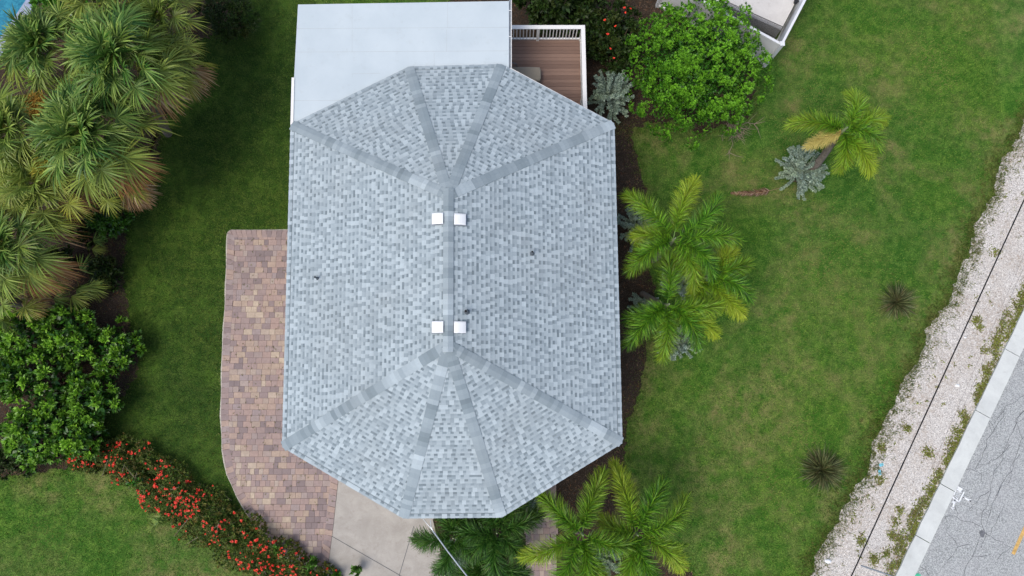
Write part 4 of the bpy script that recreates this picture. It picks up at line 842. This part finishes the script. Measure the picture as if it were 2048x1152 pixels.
# saplings by the drive
def sapling(label, px, py, h, n=5, spread=.35, mat='broad'):
    c = P(px, py, 0); root = thing('sapling', label, 'sapling', (c[0], c[1], 0), 'weedy saplings along the drive'); b = MB(); t = MB()
    for k in range(n):
        az = rng.uniform(0, 6.28); e = c+np.array((math.cos(az)*spread*rng.random(), math.sin(az)*spread*rng.random(), h*rng.uniform(.6, 1))); t.tube([c, (c+e)/2+rng.normal(0, .03, 3), e], [.01, .007, .003], 4); s = np.linspace(.25, 1, 9)[:, None]; tufts(b, c*(1-s)+e*s, unit(np.repeat((e-c)[None], 9, 0)), 6, .12, .05, 1.0, .12)
    b.build('foliage', mat, root); t.build('stem', 'bark2', root)
sapling('leafy sapling on the paving beside the concrete joint', 632, 1118, 1.1, 8, .4); sapling('small sapling at the concrete drive edge, right of the others', 722, 1132, .8, 6, .35)
sapling('sapling at the lower end of the red hedge', 560, 1096, .7, 5, .25); sapling('low sapling at the bottom of the concrete joint', 672, 1145, .7, 5, .3)
b = MB(); C = np.array([P(x, y, 1.15) for x, y in ((262, 965), (268, 968), (258, 970))]); tufts(b, C, np.tile((0, 0, 1.), (3, 1)), 12, .13, .05, 1.1); tufts(b, C-np.array((0, 0, .5)), np.tile((0, 0, 1.), (3, 1)), 12, .15, .05, 1.2); tufts(b, C-np.array((0, 0, 1.0)), np.tile((0, 0, 1.), (3, 1)), 12, .15, .05, 1.2)
b.tube([P(262, 965, 0), C[0]], .012, 5)
tag(b.build('weed_plant', 'bright'), 'single lime green plant growing up through the red hedge', 'plant')
palm_seed = palmetto('small pale palm seedling at the front edge of the red hedge', 340, 1042, .6, .45, 3, 2.9)

# wires
b = MB(); a, c = P(2060, 374, 7.4), P(1690, 1180, 7.4); d = c-a; q = [a-d*1.2, a-d*.5, a, a+d*.5, c, c+d*.6, c+d*1.2]; b.tube(q, .017, 8); tag(b.build('utility_cable', 'cable'), 'thick black overhead cable crossing above the gravel verge', 'cable')
for (x0_, y0_), (x1_, y1_), lab in (((2060, 482), (1800, 1082), 'thin overhead wire nearest the thick black cable'), ((2060, 505), (1824, 1052), 'thin overhead wire nearest the kerb')):
    a, c = P(x0_, y0_, 6.6), P(x1_, y1_, 6.6); d = c-a; b = MB(); b.tube([a-d*1.5, a, c, c+d*1.5], .0035, 5); tag(b.build('overhead_wire', 'thinwire'), lab, 'wire', 'thin overhead wires')
b = MB(); a = P(866, 1062, 4.3); b.tube([P(846, 1038, 4.25), P(853, 1046, 4.3), a], .012, 6); b.tube([P(861, 1040, 4.25), P(862, 1054, 4.3), a], .016, 6); b.tube([a, P(895, 1102, 4.7), P(940, 1160, 5.2), P(1060, 1320, 6.4)], .021, 8)
tag(b.build('service_wire', 'wire'), 'pale twisted service wire running from the bottom eave over dark palms', 'wire')
b = MB(); b.tube([P(1722, 1131, 1.0), P(1778, 1150, 1.6), P(1850, 1178, 2.4)], .028, 8); tag(b.build('guy_rod', 'gutter'), 'grey rod over the gravel at the bottom picture edge', 'rod')

# ------------------------------------------------------------------ grass blades, verge weeds, gravel stones, litter
def scatter(n, x0, x1, y0, y1):
    return np.stack([rng.uniform(x0, x1, n), rng.uniform(y0, y1, n)], 1)
excl = [gpts, [p[:2] for p in pave_poly], [p[:2] for p in GP([(700, 900), (675, 962), (640, 1290), (905, 1290), (866, 1040), (900, 940)])], [(e[0]*.98, e[1]) for e in Ev], soil_left, soil_right, soil_back, [K(-60, 0), K(60, 0), K(60, 12), K(-60, 12)], path_poly]
G = scatter(400000, -19, 19, -9, 16.5); keep = np.ones(len(G), bool)
for e in excl: keep &= ~inpoly(G[:, 0], G[:, 1], e)
G = G[keep]; side = inpoly(G[:, 0], G[:, 1], side_lawn)
# extra tufts along the paving and gravel edges
def blades(b, G, L, wd, tb, z0=0.0):
    n = len(G); az = rng.uniform(0, 6.28, n); el = np.radians(rng.uniform(25, 75, n)); D = np.stack([np.cos(az)*np.cos(el), np.sin(az)*np.cos(el), np.sin(el)], 1); Sd = np.stack([-np.sin(az), np.cos(az), 0*az], 1)
    V = np.zeros((n, 3, 3)); B = np.concatenate([G, np.full((n, 1), z0)], 1); w_ = (wd*rng.uniform(.7, 1.3, n)/2)[:, None]; LL = (L*rng.uniform(.5, 1.3, n))[:, None]
    V[:, 0] = B-Sd*w_; V[:, 1] = B+Sd*w_; V[:, 2] = B+D*LL; b.add(V.reshape(-1, 3), np.arange(3*n).reshape(-1, 3), np.repeat(np.clip(tb+rng.normal(0, .08, n), 0, 1), 3))
pt = np.clip(.5*np.sin(G[:, 0]*.55+1.3*np.sin(G[:, 1]*.4))*np.sin(G[:, 1]*.6+np.sin(G[:, 0]*.9))+.2*np.sin(G[:, 0]*2.3+G[:, 1]*1.7), 0, .75)*.75
b = MB(); blades(b, G[~side], .085, .017, pt[~side]); structure(b.build('grass', 'blade'), 'stuff')
M['blade2'] = leaf_mat('lush_shaded_blade', (30, 48, 18), (56, 82, 30), (100, 126, 50), (116, 106, 60), .6, .25, .15)  # side lawn blades, the same tree shade kept in their darker greens
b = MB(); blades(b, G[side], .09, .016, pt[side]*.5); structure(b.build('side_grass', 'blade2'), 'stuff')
# weeds on the gravel
b = MB(); wv = []
for x, y, r, m in ((1990, 505, .25, 14), (1952, 640, .22, 24), (1958, 655, .15, 12), (1968, 700, .18, 14), (1815, 857, .18, 16), (1855, 904, .22, 26), (1762, 895, .2, 22), (1760, 960, .18, 18), (1790, 1042, .2, 16), (1832, 1020, .2, 16), (1772, 1106, .2, 18), (1748, 1118, .2, 24), (1722, 1082, .18, 20), (1784, 1070, .2, 22), (1800, 1020, .18, 14)):
    wv.append((P(x, y)[:2], r*.8, m*5))
for s_ in np.arange(-8, 24, .13):                                    # overgrown strip beside the kerb
    dens = .5+.5*math.sin(s_*1.1)*math.sin(s_*.37+1)
    if rng.random() < .5+.5*dens: q = K(s_, -rng.uniform(.0, .1+.45*dens)); wv.append((np.array(q), .17, 75))
for k in range(150):
    s_ = rng.uniform(-6, 24); q = K(s_, -rng.uniform(.3, 4.2)); wv.append((np.array(q), .06, 6))
pts = np.concatenate([c+rng.normal(0, r*.6, (m, 2)) for c, r, m in wv]); ok = inpoly(pts[:, 0], pts[:, 1], gpts); pts = pts[ok]; n = len(pts)
az = rng.uniform(0, 6.28, n); el = np.radians(rng.uniform(8, 60, n)); D = np.stack([np.cos(az)*np.cos(el), np.sin(az)*np.cos(el), np.sin(el)], 1)
b.strips(np.concatenate([pts, np.full((n, 1), .015)], 1), D, np.stack([-np.sin(az), np.cos(az), 0*az], 1), rng.uniform(.05, .11, n), .035, .01, [.5, 1, .2], np.clip(.3+rng.normal(0, .3, n), 0, 1)); structure(b.build('verge_weeds', 'weed'), 'stuff')
# grass fringe creeping over the gravel edge
b = MB(); gl2 = np.array([g[:2] for g in gl]); fr_ = gl2[rng.integers(0, len(gl2), 12000)]+rng.normal(0, .2, (12000, 2)); blades(b, fr_, .09, .02, rng.uniform(.05, .5, 12000), .013)
cc_ = gl2[rng.integers(0, len(gl2), 900)]+rng.normal(0, .26, (900, 2)); f3 = np.repeat(cc_, 14, 0)+rng.normal(0, .07, (12600, 2)); blades(b, f3, .09, .022, np.repeat(rng.uniform(.0, .6, 900), 14), .014)
cc_ = gl2[rng.integers(0, len(gl2), 1100)]+rng.normal(0, .42, (1100, 2)); f3 = np.repeat(cc_, 9, 0)+rng.normal(0, .05, (9900, 2)); blades(b, f3, .07, .02, np.repeat(rng.uniform(.1, .8, 1100), 9), .014)
pp_ = np.array([(rng.uniform(-11, -6), rng.uniform(-6, 5)) for _ in range(520)]); pp_ = pp_[inpoly(pp_[:, 0], pp_[:, 1], pave_poly)]; f4 = np.repeat(pp_, 7, 0)+rng.normal(0, .018, (len(pp_)*7, 2)); blades(b, f4, .04, .016, np.full(len(f4), .5), .05)
for ol, k_ in ((soil_right, 12000), (soil_back, 8000), (soil_left, 14000), (side_lawn, 4000)):
    o2 = np.array([p[:2] for p in ol]); f2 = o2[rng.integers(0, len(o2), k_)]+rng.normal(0, .2, (k_, 2))
    ok = ~inpoly(f2[:, 0], f2[:, 1], W8) & ~inpoly(f2[:, 0], f2[:, 1], [p[:2] for p in pave_poly]) & ~inpoly(f2[:, 0], f2[:, 1], [p[:2] for p in GP([(675, 962), (640, 1290), (905, 1290), (866, 1040)])]) & ~inpoly(f2[:, 0], f2[:, 1], path_poly); f2 = f2[ok]; blades(b, f2, .1, .018, rng.uniform(.0, .5, len(f2))); structure(b.build('edge_grass', 'edgeblade'), 'stuff')
# loose shells on the gravel
b = MB(); n = 9000; q = np.array([K(s_, o_) for s_, o_ in zip(rng.uniform(-7, 26, n), -rng.uniform(.05, 5.5, n))]); q = q[inpoly(q[:, 0], q[:, 1], gpts)]; n = len(q); r = rng.uniform(.008, .028, n); base = np.concatenate([q, np.full((n, 1), .012)], 1); a0 = rng.uniform(0, 6.28, n)
V = np.zeros((n, 5, 3))
for k in range(4): V[:, k] = base+np.stack([np.cos(a0+k*1.57)*r, np.sin(a0+k*1.57)*r*.7, 0*r], 1)
V[:, 4] = base+np.stack([r*.1, r*.1, r*.7], 1); i0 = (np.arange(n)*5)[:, None]
F = np.concatenate([i0+np.array([[k, (k+1) % 4, 4]]) for k in range(4)]); b.add(V.reshape(-1, 3), F, 0)
structure(b.build('loose_shells', 'gravelstone' if 'gravelstone' in M else 'slab'), 'stuff')
b = MB(); 
for x, y, r in ((1655, 1122, .13), (1914, 771, .09), (1930, 675, .05)):
    p = P(x, y, 0); ring = lambda rr, z: [(p[0]+rr*math.cos(a)*(1+.2*math.sin(2*a+x)), p[1]+rr*.7*math.sin(a), z) for a in np.linspace(0, 6.28, 9)[:-1]]
    A0, A1, A2 = ring(r, .01), ring(r*.85, .01+r*.4), ring(r*.4, .01+r*.6); bb = MB(); bb.add(A0+A1+A2, [[i+8*k, (i+1) % 8+8*k, (i+1) % 8+8+8*k, i+8+8*k] for k in (0, 1) for i in range(8)]); bb.add(A2, [list(range(8))])
    tag(bb.build('white_rock', 'vent'), {1655: 'largest white rock, on the gravel at the bottom edge', 1914: 'white stone on the gravel between the cable and the kerb', 1930: 'smallest white stone, under the black cable on the gravel'}[x], 'rock', 'white rocks on the gravel')
# leaf litter and twigs on the mulch
b = MB(); pts = scatter(26000, -19, 9, -9, 16); ok = inpoly(pts[:, 0], pts[:, 1], soil_left) | inpoly(pts[:, 0], pts[:, 1], soil_right) | inpoly(pts[:, 0], pts[:, 1], soil_back); pts = pts[ok]; n = len(pts)
az = rng.uniform(0, 6.28, n); D = unit(np.stack([np.cos(az), np.sin(az), rng.uniform(0, .35, n)], 1)); b.strips(np.concatenate([pts, np.full((n, 1), .018)], 1), D, np.stack([-np.sin(az), np.cos(az), 0*az], 1), rng.uniform(.04, .14, n), .022, 0, [.5, 1, .3], rng.uniform(0, .6, n))
M['litter'] = leaf_mat('dry_leaf_litter', (50, 38, 30), (84, 68, 56), (132, 112, 96), (116, 74, 48), .85, .05, .05); b.add([(0, 0, -.5), (.01, 0, -.5), (0, .01, -.5)], [[0, 1, 2]])
bl = b.build('leaf_litter', 'litter'); structure(bl, 'stuff')
for o in bpy.data.objects:
    if '_o' in o: del o['_o']
